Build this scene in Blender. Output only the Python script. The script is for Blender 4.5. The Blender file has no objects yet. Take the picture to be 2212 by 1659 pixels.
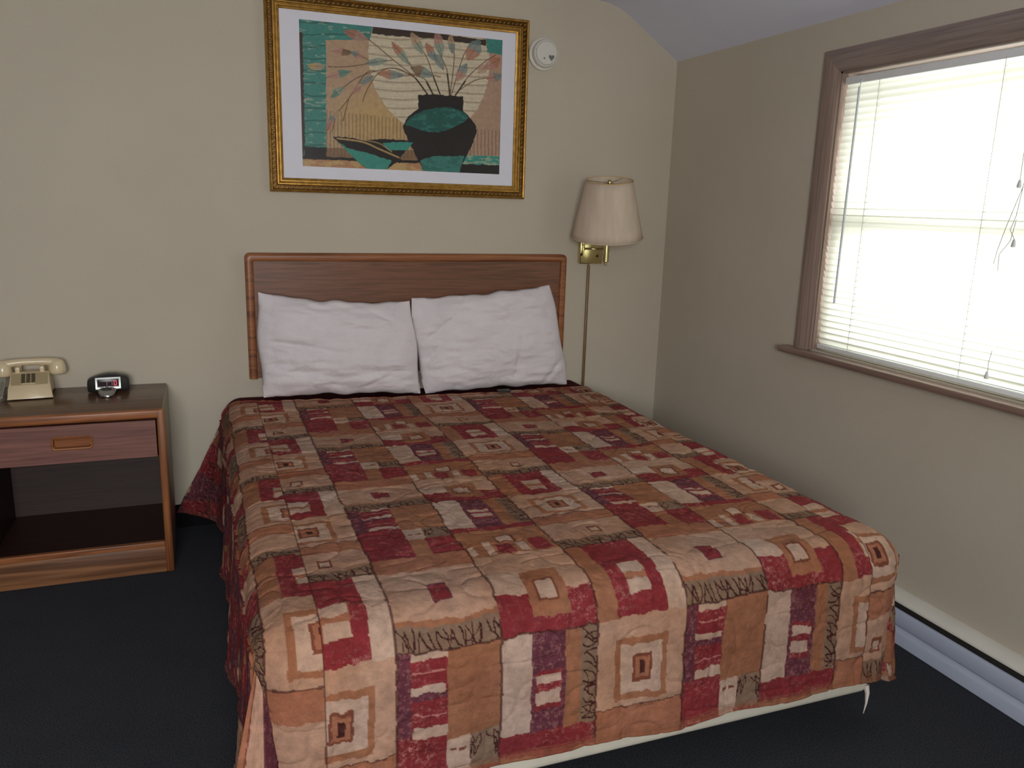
import bpy, bmesh, math
import numpy as np
from mathutils import Vector, Matrix

# ------------------------------------------------------------------ camera, world, light, exposure
sc = bpy.context.scene
col = sc.collection
cam_data = bpy.data.cameras.new('camera')
cam = bpy.data.objects.new('camera', cam_data)
col.objects.link(cam)
cam_data.sensor_width = 36.0
cam_data.lens = 28.488
cam_data.clip_start = 0.05
cam.matrix_world = Matrix(((0.934402952523417, 0.051749857483882125, -0.35243875292867416, -0.17289),
                           (-0.35505028505854697, 0.21534011799903835, -0.9097076061350728, -3.55776),
                           (0.028816963673601016, 0.9751669527986263, 0.21958824370643393, 1.40852),
                           (0, 0, 0, 1)))
sc.camera = cam

world = bpy.data.worlds.new('daylight'); sc.world = world
world.use_nodes = True
world.node_tree.nodes['Background'].inputs[0].default_value = (0.93, 0.97, 1.0, 1)
world.node_tree.nodes['Background'].inputs[1].default_value = 1.0

def area(name, loc, rot, sx, sy, power, color):
    l = bpy.data.lights.new(name, 'AREA'); l.shape = 'RECTANGLE'; l.size = sx; l.size_y = sy
    l.energy = power; l.color = color
    o = bpy.data.objects.new(name, l); col.objects.link(o); o.location = loc; o.rotation_euler = rot
    return o
# bright overcast daylight outside the window in the right-hand wall (shines towards -x)
area('daylight_outside_right_window', (2.47, -1.68, 1.33), (0, math.radians(90), 0), 0.62, 0.9, 17, (1.0, 0.985, 0.96))
# daylight outside the window behind the camera (shines towards +y)
area('daylight_outside_rear_window', (-0.55, -5.35, 1.65), (math.radians(90), 0, 0), 1.3, 1.1, 84, (1.0, 0.985, 0.975))

vs = sc.view_settings
vs.view_transform = 'Standard'; vs.look = 'None'; vs.gamma = 1.0; vs.use_curve_mapping = False
vs.exposure = 0.51
try:
    sc.cycles.use_denoising = True
    sc.cycles.max_bounces = 10
    sc.cycles.diffuse_bounces = 6
    sc.cycles.transparent_max_bounces = 12
    sc.cycles.sample_clamp_indirect = 6.0
except Exception:
    pass

# ------------------------------------------------------------------ helpers
def lin(r, g, b):
    f = lambda c: (c / 255 / 12.92) if c / 255 <= 0.04045 else ((c / 255 + 0.055) / 1.055) ** 2.4
    return (f(r), f(g), f(b), 1.0)

class NT:
    def __init__(self, name, rough=0.6, metal=0.0, spec=0.5):
        self.m = bpy.data.materials.new(name); self.m.use_nodes = True
        self.t = self.m.node_tree; self.b = self.t.nodes['Principled BSDF']
        self.b.inputs['Roughness'].default_value = rough
        self.b.inputs['Metallic'].default_value = metal
        self.b.inputs['Specular IOR Level'].default_value = spec
    def n(self, kind, **kw):
        nd = self.t.nodes.new(kind)
        for k, v in kw.items():
            if hasattr(nd, k): setattr(nd, k, v)
            else: nd.inputs[k.replace('_', ' ')].default_value = v
        return nd
    def l(self, a, b): self.t.links.new(a, b)
    def coord(self, scale=(1, 1, 1), rot=(0, 0, 0)):
        tc = self.n('ShaderNodeTexCoord'); mp = self.n('ShaderNodeMapping')
        mp.inputs['Scale'].default_value = scale; mp.inputs['Rotation'].default_value = rot
        self.l(tc.outputs['Object'], mp.inputs['Vector']); return mp.outputs['Vector']
    def noise(self, vec, scale, detail=4, rough=0.55, dist=0.0):
        nd = self.n('ShaderNodeTexNoise'); nd.inputs['Scale'].default_value = scale
        nd.inputs['Detail'].default_value = detail; nd.inputs['Roughness'].default_value = rough
        nd.inputs['Distortion'].default_value = dist
        self.l(vec, nd.inputs['Vector']); return nd.outputs['Fac']
    def ramp(self, fac, stops):
        r = self.n('ShaderNodeValToRGB'); e = r.color_ramp.elements
        e[0].position, e[0].color = stops[0]; e[1].position, e[1].color = stops[-1]
        for p, c in stops[1:-1]:
            x = e.new(p); x.color = c
        self.l(fac, r.inputs['Fac']); return r.outputs['Color']
    def bump(self, h, strength=0.2, dist=0.01, prev=None):
        b = self.n('ShaderNodeBump'); b.inputs['Strength'].default_value = strength
        b.inputs['Distance'].default_value = dist
        self.l(h, b.inputs['Height'])
        if prev is not None: self.l(prev, b.inputs['Normal'])
        self.l(b.outputs['Normal'], self.b.inputs['Normal']); return b.outputs['Normal']
    def mix(self, fac, a, b, mode='MIX'):
        m = self.n('ShaderNodeMix', data_type='RGBA', blend_type=mode)
        for s, v in ((m.inputs['Factor'], fac), (m.inputs[6], a), (m.inputs[7], b)):
            if isinstance(v, (int, float, tuple)): s.default_value = v
            else: self.l(v, s)
        return m.outputs[2]
    def base(self, c):
        if isinstance(c, tuple): self.b.inputs['Base Color'].default_value = c
        else: self.l(c, self.b.inputs['Base Color'])

def mat_plain(name, c, rough=0.5, metal=0.0, var=0.08, scale=30, bump=0.05, spec=0.5, bscale=None):
    t = NT(name, rough, metal, spec); v = t.coord()
    f = t.noise(v, scale)
    d = tuple(x * (1 - var) for x in c[:3]) + (1,); h = tuple(min(1, x * (1 + var)) for x in c[:3]) + (1,)
    t.base(t.ramp(f, [(0.3, d), (0.7, h)]))
    if bump: t.bump(t.noise(v, bscale or scale * 6), bump, 0.002)
    return t.m

def mat_wood(name, dark, light, axis=0, rough=0.38, scale=1.0, spec=0.5, bump=0.08):
    """grain runs along the given axis"""
    t = NT(name, rough, 0, spec)
    s = [9 * scale] * 3; s[axis] = 0.55 * scale
    v = t.coord(tuple(s))
    big = t.noise(v, 1.6, 3, 0.5, 1.2)
    w = t.n('ShaderNodeMath', operation='MULTIPLY'); w.inputs[1].default_value = 16.0; t.l(big, w.inputs[0])
    s2 = t.n('ShaderNodeMath', operation='SINE'); t.l(w.outputs[0], s2.inputs[0])
    mr = t.n('ShaderNodeMapRange'); mr.inputs['From Min'].default_value = -1; mr.inputs['From Max'].default_value = 1
    t.l(s2.outputs[0], mr.inputs['Value'])
    s3 = [150 * scale] * 3; s3[axis] = 4 * scale
    fine = t.noise(t.coord(tuple(s3)), 1.0, 2, 0.6)
    a = t.ramp(mr.outputs[0], [(0.0, dark), (0.55, tuple((x + y) / 2 for x, y in zip(dark, light))), (1.0, light)])
    f = t.ramp(fine, [(0.35, (0.62, 0.62, 0.62, 1)), (0.6, (1, 1, 1, 1))])
    t.base(t.mix(0.8, a, f, 'MULTIPLY'))
    t.bump(fine, bump, 0.001)
    return t.m

M = {}
def wall_mat():
    t = NT('painted_wall', 0.75, 0, 0.25); v = t.coord()
    n1 = t.noise(v, 1.3, 3); n2 = t.noise(v, 140, 3)
    a = t.ramp(n1, [(0.3, lin(190, 181, 163)), (0.7, lin(197, 188, 170))])
    t.base(t.mix(0.35, a, t.ramp(n2, [(0.3, (0.9, 0.9, 0.9, 1)), (0.7, (1, 1, 1, 1))]), 'MULTIPLY'))
    t.bump(n2, 0.25, 0.0015); return t.m
M['wall'] = wall_mat()
M['ceiling'] = mat_plain('ceiling_paint', lin(222, 226, 242), 0.85, var=0.02, scale=3, bump=0.15, bscale=160, spec=0.2)
def carpet_mat():
    t = NT('carpet', 0.97, 0, 0.1); v = t.coord()
    n = t.noise(v, 260, 3, 0.7); n2 = t.noise(v, 4, 3)
    a = t.ramp(n, [(0.3, lin(28, 30, 34)), (0.75, lin(84, 86, 92))])
    t.base(t.mix(0.5, a, t.ramp(n2, [(0.3, (0.75, 0.75, 0.8, 1)), (0.7, (1, 1, 1, 1))]), 'MULTIPLY'))
    t.bump(n, 0.8, 0.006); return t.m
M['carpet'] = carpet_mat()
M['oak_x'] = mat_wood('oak_edge_x', lin(112, 64, 36), lin(160, 100, 60), 0)
M['oak_z'] = mat_wood('oak_edge_z', lin(112, 64, 36), lin(160, 100, 60), 2)
M['head_x'] = mat_wood('headboard_veneer', lin(104, 68, 46), lin(124, 80, 56), 0, 0.42, 1.6)
M['drawer_x'] = mat_wood('drawer_veneer', lin(118, 76, 66), lin(134, 88, 76), 0, 0.45, 1.4)
M['apron_x'] = mat_wood('apron_veneer', lin(104, 66, 42), lin(150, 104, 70), 0, 0.45, 0.9)
M['top_x'] = mat_wood('cabinet_top_laminate', lin(92, 64, 44), lin(108, 76, 54), 0, 0.25, 1.4, 0.35, 0.02)
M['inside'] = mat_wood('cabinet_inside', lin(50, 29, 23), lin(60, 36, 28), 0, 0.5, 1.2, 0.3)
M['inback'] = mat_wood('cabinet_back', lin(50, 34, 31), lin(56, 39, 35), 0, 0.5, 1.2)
M['sidepanel'] = mat_wood('cabinet_side', lin(146, 134, 108), lin(158, 144, 116), 2, 0.45, 1.2)
M['casing_z'] = mat_wood('casing_wood_z', lin(150, 128, 116), lin(160, 138, 124), 2, 0.4, 0.8)
M['casing_y'] = mat_wood('casing_wood_y', lin(138, 122, 114), lin(148, 130, 122), 1, 0.4, 0.8)
M['stool_y'] = mat_wood('sill_wood', lin(130, 106, 94), lin(144, 118, 104), 1, 0.3, 0.8)
M['rubber'] = mat_plain('black_rubber', lin(18, 18, 20), 0.9, var=0.1, bump=0.02, spec=0.08)
M['heater_white'] = mat_plain('heater_enamel', lin(186, 196, 214), 0.35, var=0.03, scale=6, bump=0.03)
M['heater_cap'] = mat_plain('heater_cap_enamel', lin(222, 220, 208), 0.4, var=0.04, scale=6, bump=0.03)
M['dark_slot'] = mat_plain('heater_fins', lin(52, 50, 46), 0.6, var=0.2, scale=60)
M['brass'] = mat_plain('polished_brass', lin(208, 194, 140), 0.18, 1.0, var=0.05, scale=20, bump=0.02)
M['brass_brown'] = mat_plain('brown_cord_cover', lin(128, 104, 74), 0.4, 0.3, var=0.08, scale=20)
M['bronze'] = mat_plain('dark_bronze', lin(80, 66, 40), 0.3, 0.8, var=0.1)
M['plastic_white'] = mat_plain('white_plastic', lin(212, 210, 200), 0.4, var=0.02, bump=0.01)
M['plastic_grey'] = mat_plain('grey_plastic', lin(110, 112, 110), 0.5, var=0.05)
M['phone'] = mat_plain('beige_plastic', lin(214, 196, 160), 0.22, var=0.03, scale=10, bump=0.01)
M['phone_panel'] = mat_plain('beige_panel', lin(168, 152, 116), 0.4, var=0.03, scale=10, bump=0.01)
M['key'] = mat_plain('dark_key', lin(78, 70, 50), 0.4, var=0.1)
M['key_mark'] = mat_plain('key_mark', lin(30, 26, 18), 0.5, var=0.1)
M['cord_grey'] = mat_plain('grey_cord', lin(136, 132, 118), 0.45, var=0.08)
M['black_plastic'] = mat_plain('black_plastic', lin(44, 46, 44), 0.32, var=0.1, scale=15, bump=0.03)
M['silver'] = mat_plain('silver_plastic', lin(205, 208, 204), 0.3, 0.35, var=0.03)
M['chrome'] = mat_plain('silver_key_pad', lin(150, 148, 142), 0.25, 0.6, var=0.05)
M['display'] = mat_plain('display_window', lin(38, 20, 26), 0.55, var=0.1, bump=0, spec=0.15)
M['white_slat'] = None
M['vinyl'] = mat_plain('sash_paint', lin(214, 210, 200), 0.4, var=0.02, bump=0.02)
M['rail'] = mat_plain('blind_rail', lin(236, 238, 238), 0.35, var=0.03, bump=0.02)
M['cord_w'] = mat_plain('blind_cord', lin(178, 178, 170), 0.7, var=0.05)
M['wand'] = mat_plain('clear_grey_wand', lin(196, 202, 206), 0.3, var=0.05)
M['tassel'] = mat_plain('grey_tassel', lin(206, 212, 210), 0.4, var=0.05)
M['track'] = mat_plain('window_track', lin(120, 132, 134), 0.3, 0.3, var=0.15, scale=12)
M['mat_board'] = mat_plain('mat_board', lin(222, 222, 232), 0.6, var=0.01, bump=0.02)
M['maroon'] = mat_plain('maroon_blanket', lin(70, 24, 30), 0.95, var=0.2, scale=60, bump=0.4, spec=0.1)
M['sheet'] = mat_plain('white_sheet', lin(214, 206, 196), 0.9, var=0.03, scale=8, bump=0.2, spec=0.2)
M['ticking'] = mat_plain('mattress_ticking', lin(205, 200, 184), 0.9, var=0.04, scale=20, bump=0.3, spec=0.2)
M['steel'] = mat_plain('black_steel', lin(34, 34, 36), 0.45, 0.6, var=0.1)
def emis(name, c, s):
    t = NT(name, 0.4); t.base(c); t.b.inputs['Emission Color'].default_value = c
    t.b.inputs['Emission Strength'].default_value = s; return t.m
M['led_bright'] = emis('lit_red_segment', lin(220, 60, 80), 0.55)
M['led_dim'] = emis('faint_red_segment', lin(110, 50, 60), 0.15)
def gold_mat(name, a, b):
    t = NT(name, 0.34, 0.75, 0.5); v = t.coord()
    t.base(t.ramp(t.noise(v, 45, 4, 0.6), [(0.3, a), (0.7, b)])); t.bump(t.noise(v, 160), 0.15, 0.001); return t.m
M['gold'] = gold_mat('gilt_wood', lin(140, 104, 44), lin(190, 146, 72))
M['gold_dark'] = gold_mat('antique_gilt', lin(70, 48, 22), lin(104, 76, 38))
def fabric_mat(name, c, c2, rough=0.92):
    t = NT(name, rough, 0, 0.15); v = t.coord()
    n = t.noise(v, 9, 4, 0.6); fine = t.noise(v, 500, 2)
    t.base(t.ramp(n, [(0.3, c), (0.7, c2)]))
    nb = t.bump(t.noise(v, 13, 5, 0.6, 1.0), 0.35, 0.02); t.bump(fine, 0.25, 0.001, nb)
    t.b.inputs['Sheen Weight'].default_value = 0.1
    return t.m
M['pillow'] = fabric_mat('white_pillowcase', lin(212, 205, 208), lin(222, 215, 217))
def shade_mat():
    t = NT('parchment_shade', 0.8, 0, 0.2)
    v = t.coord((1, 1, 0.25))
    t.base(t.ramp(t.noise(v, 30, 4), [(0.3, lin(216, 200, 180)), (0.7, lin(234, 218, 198))]))
    tr = t.n('ShaderNodeBsdfTranslucent'); tr.inputs['Color'].default_value = lin(220, 196, 150)
    mx = t.n('ShaderNodeMixShader'); mx.inputs[0].default_value = 0.25
    out = t.t.nodes['Material Output']
    t.l(t.b.outputs[0], mx.inputs[1]); t.l(tr.outputs[0], mx.inputs[2]); t.l(mx.outputs[0], out.inputs['Surface'])
    t.bump(t.noise(v, 60, 3), 0.2, 0.003)
    return t.m
M['shade'] = shade_mat()
M['shade_in'] = mat_plain('shade_lining', lin(206, 172, 110), 0.7, var=0.03)
def slat_mat():
    t = NT('translucent_slat', 0.45, 0, 0.4)
    t.base(lin(232, 230, 214))
    t.b.inputs['Roughness'].default_value = 0.45
    tr = t.n('ShaderNodeBsdfTranslucent'); tr.inputs['Color'].default_value = (0.78, 0.79, 0.72, 1)
    mx = t.n('ShaderNodeMixShader'); mx.inputs[0].default_value = 0.5
    out = t.t.nodes['Material Output']
    t.l(t.b.outputs[0], mx.inputs[1]); t.l(tr.outputs[0], mx.inputs[2]); t.l(mx.outputs[0], out.inputs['Surface'])
    return t.m
M['white_slat'] = slat_mat()
def glass_mat():
    t = NT('window_glass', 0.02)
    tr = t.n('ShaderNodeBsdfTransparent'); tr.inputs['Color'].default_value = (0.95, 0.97, 0.96, 1)
    gl = t.n('ShaderNodeBsdfGlossy'); gl.inputs['Roughness'].default_value = 0.02
    mx = t.n('ShaderNodeMixShader'); mx.inputs[0].default_value = 0.06
    out = t.t.nodes['Material Output']
    t.l(tr.outputs[0], mx.inputs[1]); t.l(gl.outputs[0], mx.inputs[2]); t.l(mx.outputs[0], out.inputs['Surface'])
    return t.m
M['glass'] = glass_mat()
def col_mat(name, rough, mott, mscale, spec=0.15, bumps=0.3, coat=0.0, speck=None):
    """cloth or print whose pattern is held as a mesh colour attribute, aged with procedural noise"""
    t = NT(name, rough, 0, spec); v = t.coord()
    at = t.n('ShaderNodeAttribute'); at.attribute_name = 'Col'
    n = t.noise(v, mscale, 6, 0.7)
    c = t.mix(mott, at.outputs['Color'], t.ramp(n, [(0.3, (0.62, 0.62, 0.62, 1)), (0.62, (1.15, 1.13, 1.1, 1))]), 'MULTIPLY')
    if speck:
        sp = t.ramp(t.noise(v, speck[0], 6, 0.8), [(0.50, (0, 0, 0, 1)), (0.72, (speck[1],) * 3 + (1,))])
        ml = t.n('ShaderNodeMath', operation='MULTIPLY'); t.l(sp, ml.inputs[0]); t.l(at.outputs['Alpha'], ml.inputs[1])
        c = t.mix(ml.outputs[0], c, lin(196, 140, 128))
    t.base(c)
    nb = t.bump(t.noise(v, mscale * 2.2, 4), bumps, 0.004)
    t.bump(t.noise(v, 420, 2), bumps * 0.6, 0.0015, nb)
    t.b.inputs['Coat Weight'].default_value = coat
    return t.m
M['quilt'] = col_mat('printed_quilt', 0.9, 0.7, 34, bumps=0.85, speck=(75, 0.95))
M['art'] = col_mat('printed_picture', 0.35, 0.35, 60, spec=0.3, bumps=0.05)

# ---- mesh helpers (world coordinates in, root-local meshes out)
def root_of(o):
    while o.parent: o = o.parent
    return o
def link(name, me, m, parent=None, loc=None, smooth=40, mats=None):
    for mm in (mats or [m]): me.materials.append(mm)
    if smooth is not None:
        me.polygons.foreach_set('use_smooth', [True] * len(me.polygons))
        me.set_sharp_from_angle(angle=math.radians(smooth))
    o = bpy.data.objects.new(name, me); col.objects.link(o)
    if parent is not None:
        o.parent = parent; off = -root_of(parent).location
        me.transform(Matrix.Translation(off))
    elif loc is not None:
        o.location = loc; me.transform(Matrix.Translation(-Vector(loc)))
    return o
def obj(name, bm, m, parent=None, loc=None, smooth=40, mats=None, normals=True):
    if normals: bmesh.ops.recalc_face_normals(bm, faces=bm.faces)
    me = bpy.data.meshes.new(name); bm.to_mesh(me); bm.free()
    return link(name, me, m, parent, loc, smooth, mats)
def thing(name, label, cat, loc, group=None):
    o = bpy.data.objects.new(name, None); col.objects.link(o); o.location = loc
    o.empty_display_size = 0.1
    return tag(o, label, cat, group)
def tag(o, label, cat, group=None):
    o['label'] = label; o['category'] = cat
    if group: o['group'] = group
    return o
def struct(o): o['kind'] = 'structure'; return o

def B(): return bmesh.new()
def box(bm, x0, x1, y0, y1, z0, z1, bev=0.0, seg=2, mtx=None, mi=0):
    r = bmesh.ops.create_cube(bm, size=1.0); vs_ = r['verts']
    for v in vs_:
        v.co = Vector(((x0 + x1) / 2 + v.co.x * (x1 - x0), (y0 + y1) / 2 + v.co.y * (y1 - y0), (z0 + z1) / 2 + v.co.z * (z1 - z0)))
    fs = set(f for v in vs_ for f in v.link_faces)
    for f in fs: f.material_index = mi
    if bev > 0:
        es = list({e for v in vs_ for e in v.link_edges})
        r2 = bmesh.ops.bevel(bm, geom=es, offset=bev, segments=seg, affect='EDGES', profile=0.5, clamp_overlap=True)
        vs_ = list({v for f in r2['faces'] for v in f.verts} | {v for v in vs_ if v.is_valid})
        for f in r2['faces']: f.material_index = mi
    if mtx is not None:
        bmesh.ops.transform(bm, matrix=mtx, verts=vs_)
    return vs_
def tube(bm, pts, r, n=12, cap=True):
    pts = [Vector(p) for p in pts]; rs = r if isinstance(r, (list, tuple)) else [r] * len(pts)
    rings = []; up = Vector((0, 0, 1))
    prevx = None
    for i, p in enumerate(pts):
        d = (pts[min(i + 1, len(pts) - 1)] - pts[max(i - 1, 0)]).normalized()
        x = prevx - d * prevx.dot(d) if prevx is not None else (d.cross(up) if abs(d.dot(up)) < 0.95 else d.cross(Vector((1, 0, 0))))
        x.normalize(); prevx = x; y = d.cross(x)
        rings.append([bm.verts.new(p + (x * math.cos(a) + y * math.sin(a)) * rs[i]) for a in [2 * math.pi * k / n for k in range(n)]])
    for a, b in zip(rings, rings[1:]):
        for k in range(n): bm.faces.new((a[k], a[(k + 1) % n], b[(k + 1) % n], b[k]))
    if cap: bm.faces.new(rings[0][::-1]); bm.faces.new(rings[-1])
def lathe(bm, prof, mtx=Matrix(), n=40, cap=True):
    rings = [[bm.verts.new(mtx @ Vector((r * math.cos(2 * math.pi * k / n), r * math.sin(2 * math.pi * k / n), z))) for k in range(n)] for r, z in prof]
    for a, b in zip(rings, rings[1:]):
        for k in range(n): bm.faces.new((a[k], a[(k + 1) % n], b[(k + 1) % n], b[k]))
    if cap: bm.faces.new(rings[0][::-1]); bm.faces.new(rings[-1])
def prism(bm, poly, fn, d0, d1):
    """poly of 2-D points; fn(u, v, depth) gives the point"""
    a = [bm.verts.new(fn(u, v, d0)) for u, v in poly]; b = [bm.verts.new(fn(u, v, d1)) for u, v in poly]
    n = len(poly); bm.faces.new(a); bm.faces.new(b[::-1])
    for i in range(n): bm.faces.new((a[i], b[i], b[(i + 1) % n], a[(i + 1) % n]))
def frame_loop(bm, u0, u1, v0, v1, prof, fn, sides=None):
    """mitred moulding round a rectangle; prof = [(inset, depth)] (closed profile)"""
    rings = []
    for ins, d in prof:
        rings.append([bm.verts.new(fn(u, v, d)) for u, v in ((u0 + ins, v0 + ins), (u1 - ins, v0 + ins), (u1 - ins, v1 - ins), (u0 + ins, v1 - ins))])
    n = len(rings)
    for i in range(n):
        a, b = rings[i], rings[(i + 1) % n]
        for k in (sides if sides is not None else range(4)):
            bm.faces.new((a[k], a[(k + 1) % 4], b[(k + 1) % 4], b[k]))
    if sides is not None:
        ks = sorted(sides)
        bm.faces.new([r[ks[0]] for r in rings]); bm.faces.new([r[(ks[-1] + 1) % 4] for r in rings])
XZ = lambda u, v, d: Vector((u, -d, v))           # on the back wall, depth towards the room

def wall_with_hole(bm, fn, u0, u1, v0, v1, hole, d0, d1):
    hu0, hu1, hv0, hv1 = hole
    for a, b, c, d in ((u0, hu0, v0, v1), (hu1, u1, v0, v1), (hu0, hu1, v0, hv0), (hu0, hu1, hv1, v1)):
        prism(bm, [(a, c), (b, c), (b, d), (a, d)], fn, d0, d1)

# numpy value noise
_rng = np.random.RandomState(7); _tab = _rng.rand(256, 256)
def vnoise(x, y, seed=0):
    x = np.asarray(x, float) + seed * 17.31; y = np.asarray(y, float) + seed * 9.77
    xi = np.floor(x).astype(int); yi = np.floor(y).astype(int); fx = x - xi; fy = y - yi
    fx = fx * fx * (3 - 2 * fx); fy = fy * fy * (3 - 2 * fy)
    g = lambda a, b: _tab[a % 256, b % 256]
    return (g(xi, yi) * (1 - fx) + g(xi + 1, yi) * fx) * (1 - fy) + (g(xi, yi + 1) * (1 - fx) + g(xi + 1, yi + 1) * fx) * fy
def fbm(x, y, seed=0, o=3):
    s = 0; a = 1; t = 0
    for i in range(o):
        s = s + a * vnoise(x * 2 ** i, y * 2 ** i, seed + i * 3); t += a; a *= 0.5
    return s / t
def grid_mesh(name, P, Cc=None, flip=False):
    """P: (n, m, 3) array of points"""
    n, m = P.shape[:2]
    me = bpy.data.meshes.new(name)
    idx = np.arange(n * m).reshape(n, m)
    q = np.stack([idx[:-1, :-1], idx[1:, :-1], idx[1:, 1:], idx[:-1, 1:]], -1).reshape(-1, 4)
    if flip: q = q[:, ::-1]
    return P.reshape(-1, 3), q, (None if Cc is None else Cc.reshape(-1, Cc.shape[-1]))
def mesh_from(name, parts):
    vs_, fs, cs, off = [], [], [], 0
    for v, q, c in parts:
        vs_.append(v); fs.append(q + off); off += len(v)
        if c is not None: cs.append(c)
    V = np.concatenate(vs_); F = np.concatenate(fs)
    me = bpy.data.meshes.new(name)
    me.vertices.add(len(V)); me.vertices.foreach_set('co', V.astype(np.float32).ravel())
    me.loops.add(F.size); me.loops.foreach_set('vertex_index', F.astype(np.int32).ravel())
    me.polygons.add(len(F)); me.polygons.foreach_set('loop_start', np.arange(0, F.size, 4, dtype=np.int32))
    me.update(calc_edges=True); me.validate()
    if cs:
        Cc = np.concatenate(cs); ca = me.color_attributes.new('Col', 'FLOAT_COLOR', 'POINT')
        ca.data.foreach_set('color', (Cc if Cc.shape[1] == 4 else np.concatenate([Cc, np.ones((len(Cc), 1))], 1)).astype(np.float32).ravel())
    return me

# ------------------------------------------------------------------ room shell
XR, XL, YR, ZC = 2.0, -3.4, -5.0, 2.31
WIN = (-2.35, -1.11, 0.89, 1.893)            # right window opening: y0, y1, z0, z1
RW = (-1.15, 0.05, 0.95, 2.05)              # rear window opening: x0, x1, z0, z1
bm = B(); box(bm, XL - .15, XR + .15, YR - .15, .15, -.12, 0)
struct(obj('floor', bm, M['carpet'], smooth=None))
bm = B(); prism(bm, [(XL - .15, -.12), (XR + .15, -.12), (XR + .15, ZC + .15), (XL - .15, ZC + .15)], XZ, -.15, 0)
struct(obj('wall_back', bm, M['wall'], smooth=None))
bm = B(); wall_with_hole(bm, lambda u, v, d: Vector((XR + d, u, v)), YR, 0, 0, ZC + .1, WIN, 0, .15)
struct(obj('wall_right', bm, M['wall'], smooth=None))
bm = B(); box(bm, XL - .15, XL, YR, 0, 0, ZC + .1)
struct(obj('wall_left', bm, M['wall'], smooth=None))
bm = B(); wall_with_hole(bm, lambda u, v, d: Vector((u, YR - d, v)), XL, XR, 0, ZC + .1, RW, 0, .15)
struct(obj('wall_rear', bm, M['wall'], smooth=None))
bm = B()
cp = [(XR, 2.080), (1.72, 2.262), (1.675, 2.284), (1.62, 2.299), (1.56, 2.307), (1.48, ZC), (XL, ZC), (XL, ZC + .12), (XR, ZC + .12)]
prism(bm, cp, XZ, 0, -YR)
struct(obj('ceiling', bm, M['ceiling'], smooth=25))
# black rubber cove base along the back and left walls
bm = B()
prism(bm, [(0, 0), (.012, 0), (.006, .012), (.005, .095), (.003, .1), (0, .1)], lambda u, v, d: Vector((XL + d, -u, v)), 0, XR - XL - .09)
struct(obj('baseboard_back', bm, M['rubber'], smooth=30))
bm = B()
prism(bm, [(0, 0), (.012, 0), (.006, .012), (.005, .095), (.003, .1), (0, .1)], lambda u, v, d: Vector((XL + u, -d, v)), .02, 4.98)
struct(obj('baseboard_left', bm, M['rubber'], smooth=30))

# ---- right window: structure root + parts
w1 = bpy.data.objects.new('window_1', None); col.objects.link(w1); w1.location = (XR, -1.73, .89); struct(w1)
YZ = lambda u, v, d: Vector((XR - d, u, v))
cw = .077
prof = [(0, 0), (0, .016), (.006, .019), (.05, .017), (.066, .013), (cw, .009), (cw, 0)]
bm = B(); frame_loop(bm, WIN[0] - cw, WIN[1] + cw, WIN[2] - cw, WIN[3] + cw, prof, YZ, sides=[2])
obj('head_casing', bm, M['casing_y'], w1, smooth=30)
for k in (1, 3):
    bm = B(); frame_loop(bm, WIN[0] - cw, WIN[1] + cw, WIN[2] - cw, WIN[3] + cw, prof, YZ, sides=[k])
    for v in bm.verts: v.co.z = max(v.co.z, WIN[2] - .004)
    obj('side_casing', bm, M['casing_z'], w1, smooth=30)
bm = B(); box(bm, XR - .002, XR + .1, WIN[1] - .008, WIN[1] + .002, WIN[2], WIN[3])
obj('jamb', bm, M['casing_z'], w1, smooth=None)
bm = B(); box(bm, XR - .002, XR + .1, WIN[0] - .002, WIN[0] + .008, WIN[2], WIN[3])
obj('jamb', bm, M['casing_z'], w1, smooth=None)
bm = B(); box(bm, XR - .002, XR + .1, WIN[0], WIN[1], WIN[3] - .006, WIN[3] + .002)
obj('head_jamb', bm, M['casing_y'], w1, smooth=None)
bm = B(); box(bm, XR - .05, XR + .04, WIN[0] - .13, WIN[1] + .135, WIN[2] - .028, WIN[2] - .004, .006, 3)
obj('sill', bm, M['stool_y'], w1, smooth=40)
# sash frame, meeting rail and tracks
def rect_frame(bm, x0, x1, y0, y1, z0, z1, w, wt=None, wb=None):
    wt = wt or w; wb = wb or w
    box(bm, x0, x1, y0, y0 + w, z0, z1, .002, 1); box(bm, x0, x1, y1 - w, y1, z0, z1, .002, 1)
    box(bm, x0, x1, y0 + w, y1 - w, z0, z0 + wb, .002, 1); box(bm, x0, x1, y0 + w, y1 - w, z1 - wt, z1, .002, 1)
ya, yb, za, zb = WIN[0] + .008, WIN[1] - .008, WIN[2], WIN[3] - .006
bm = B(); rect_frame(bm, XR + .075, XR + .15, ya, yb, za, zb, .022, .022, .02)
obj('window_frame', bm, M['vinyl'], w1, smooth=30)
zm = 1.37
bm = B(); rect_frame(bm, XR + .085, XR + .112, ya + .022, yb - .022, za + .02, zm + .03, .04, .06, .05)
s1 = obj('lower_sash', bm, M['vinyl'], w1, smooth=30)
bm = B(); box(bm, XR + .097, XR + .101, ya + .06, yb - .06, za + .068, zm - .028)
obj('glass_pane', bm, M['glass'], s1, smooth=None)
bm = B(); rect_frame(bm, XR + .116, XR + .143, ya + .022, yb - .022, zm - .03, zb - .022, .04, .05, .06)
s2 = obj('upper_sash', bm, M['vinyl'], w1, smooth=30)
bm = B(); box(bm, XR + .128, XR + .132, ya + .06, yb - .06, zm + .028, zb - .07)
obj('glass_pane', bm, M['glass'], s2, smooth=None)
bm = B()
for a, b, h in ((.042, .05, .018), (.050, .058, .010), (.058, .066, .020), (.066, .075, .012)):
    box(bm, XR + a, XR + b, ya, yb, za - .004, za + h, .001, 1)
obj('sill_track', bm, M['track'], w1, smooth=30)

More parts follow.
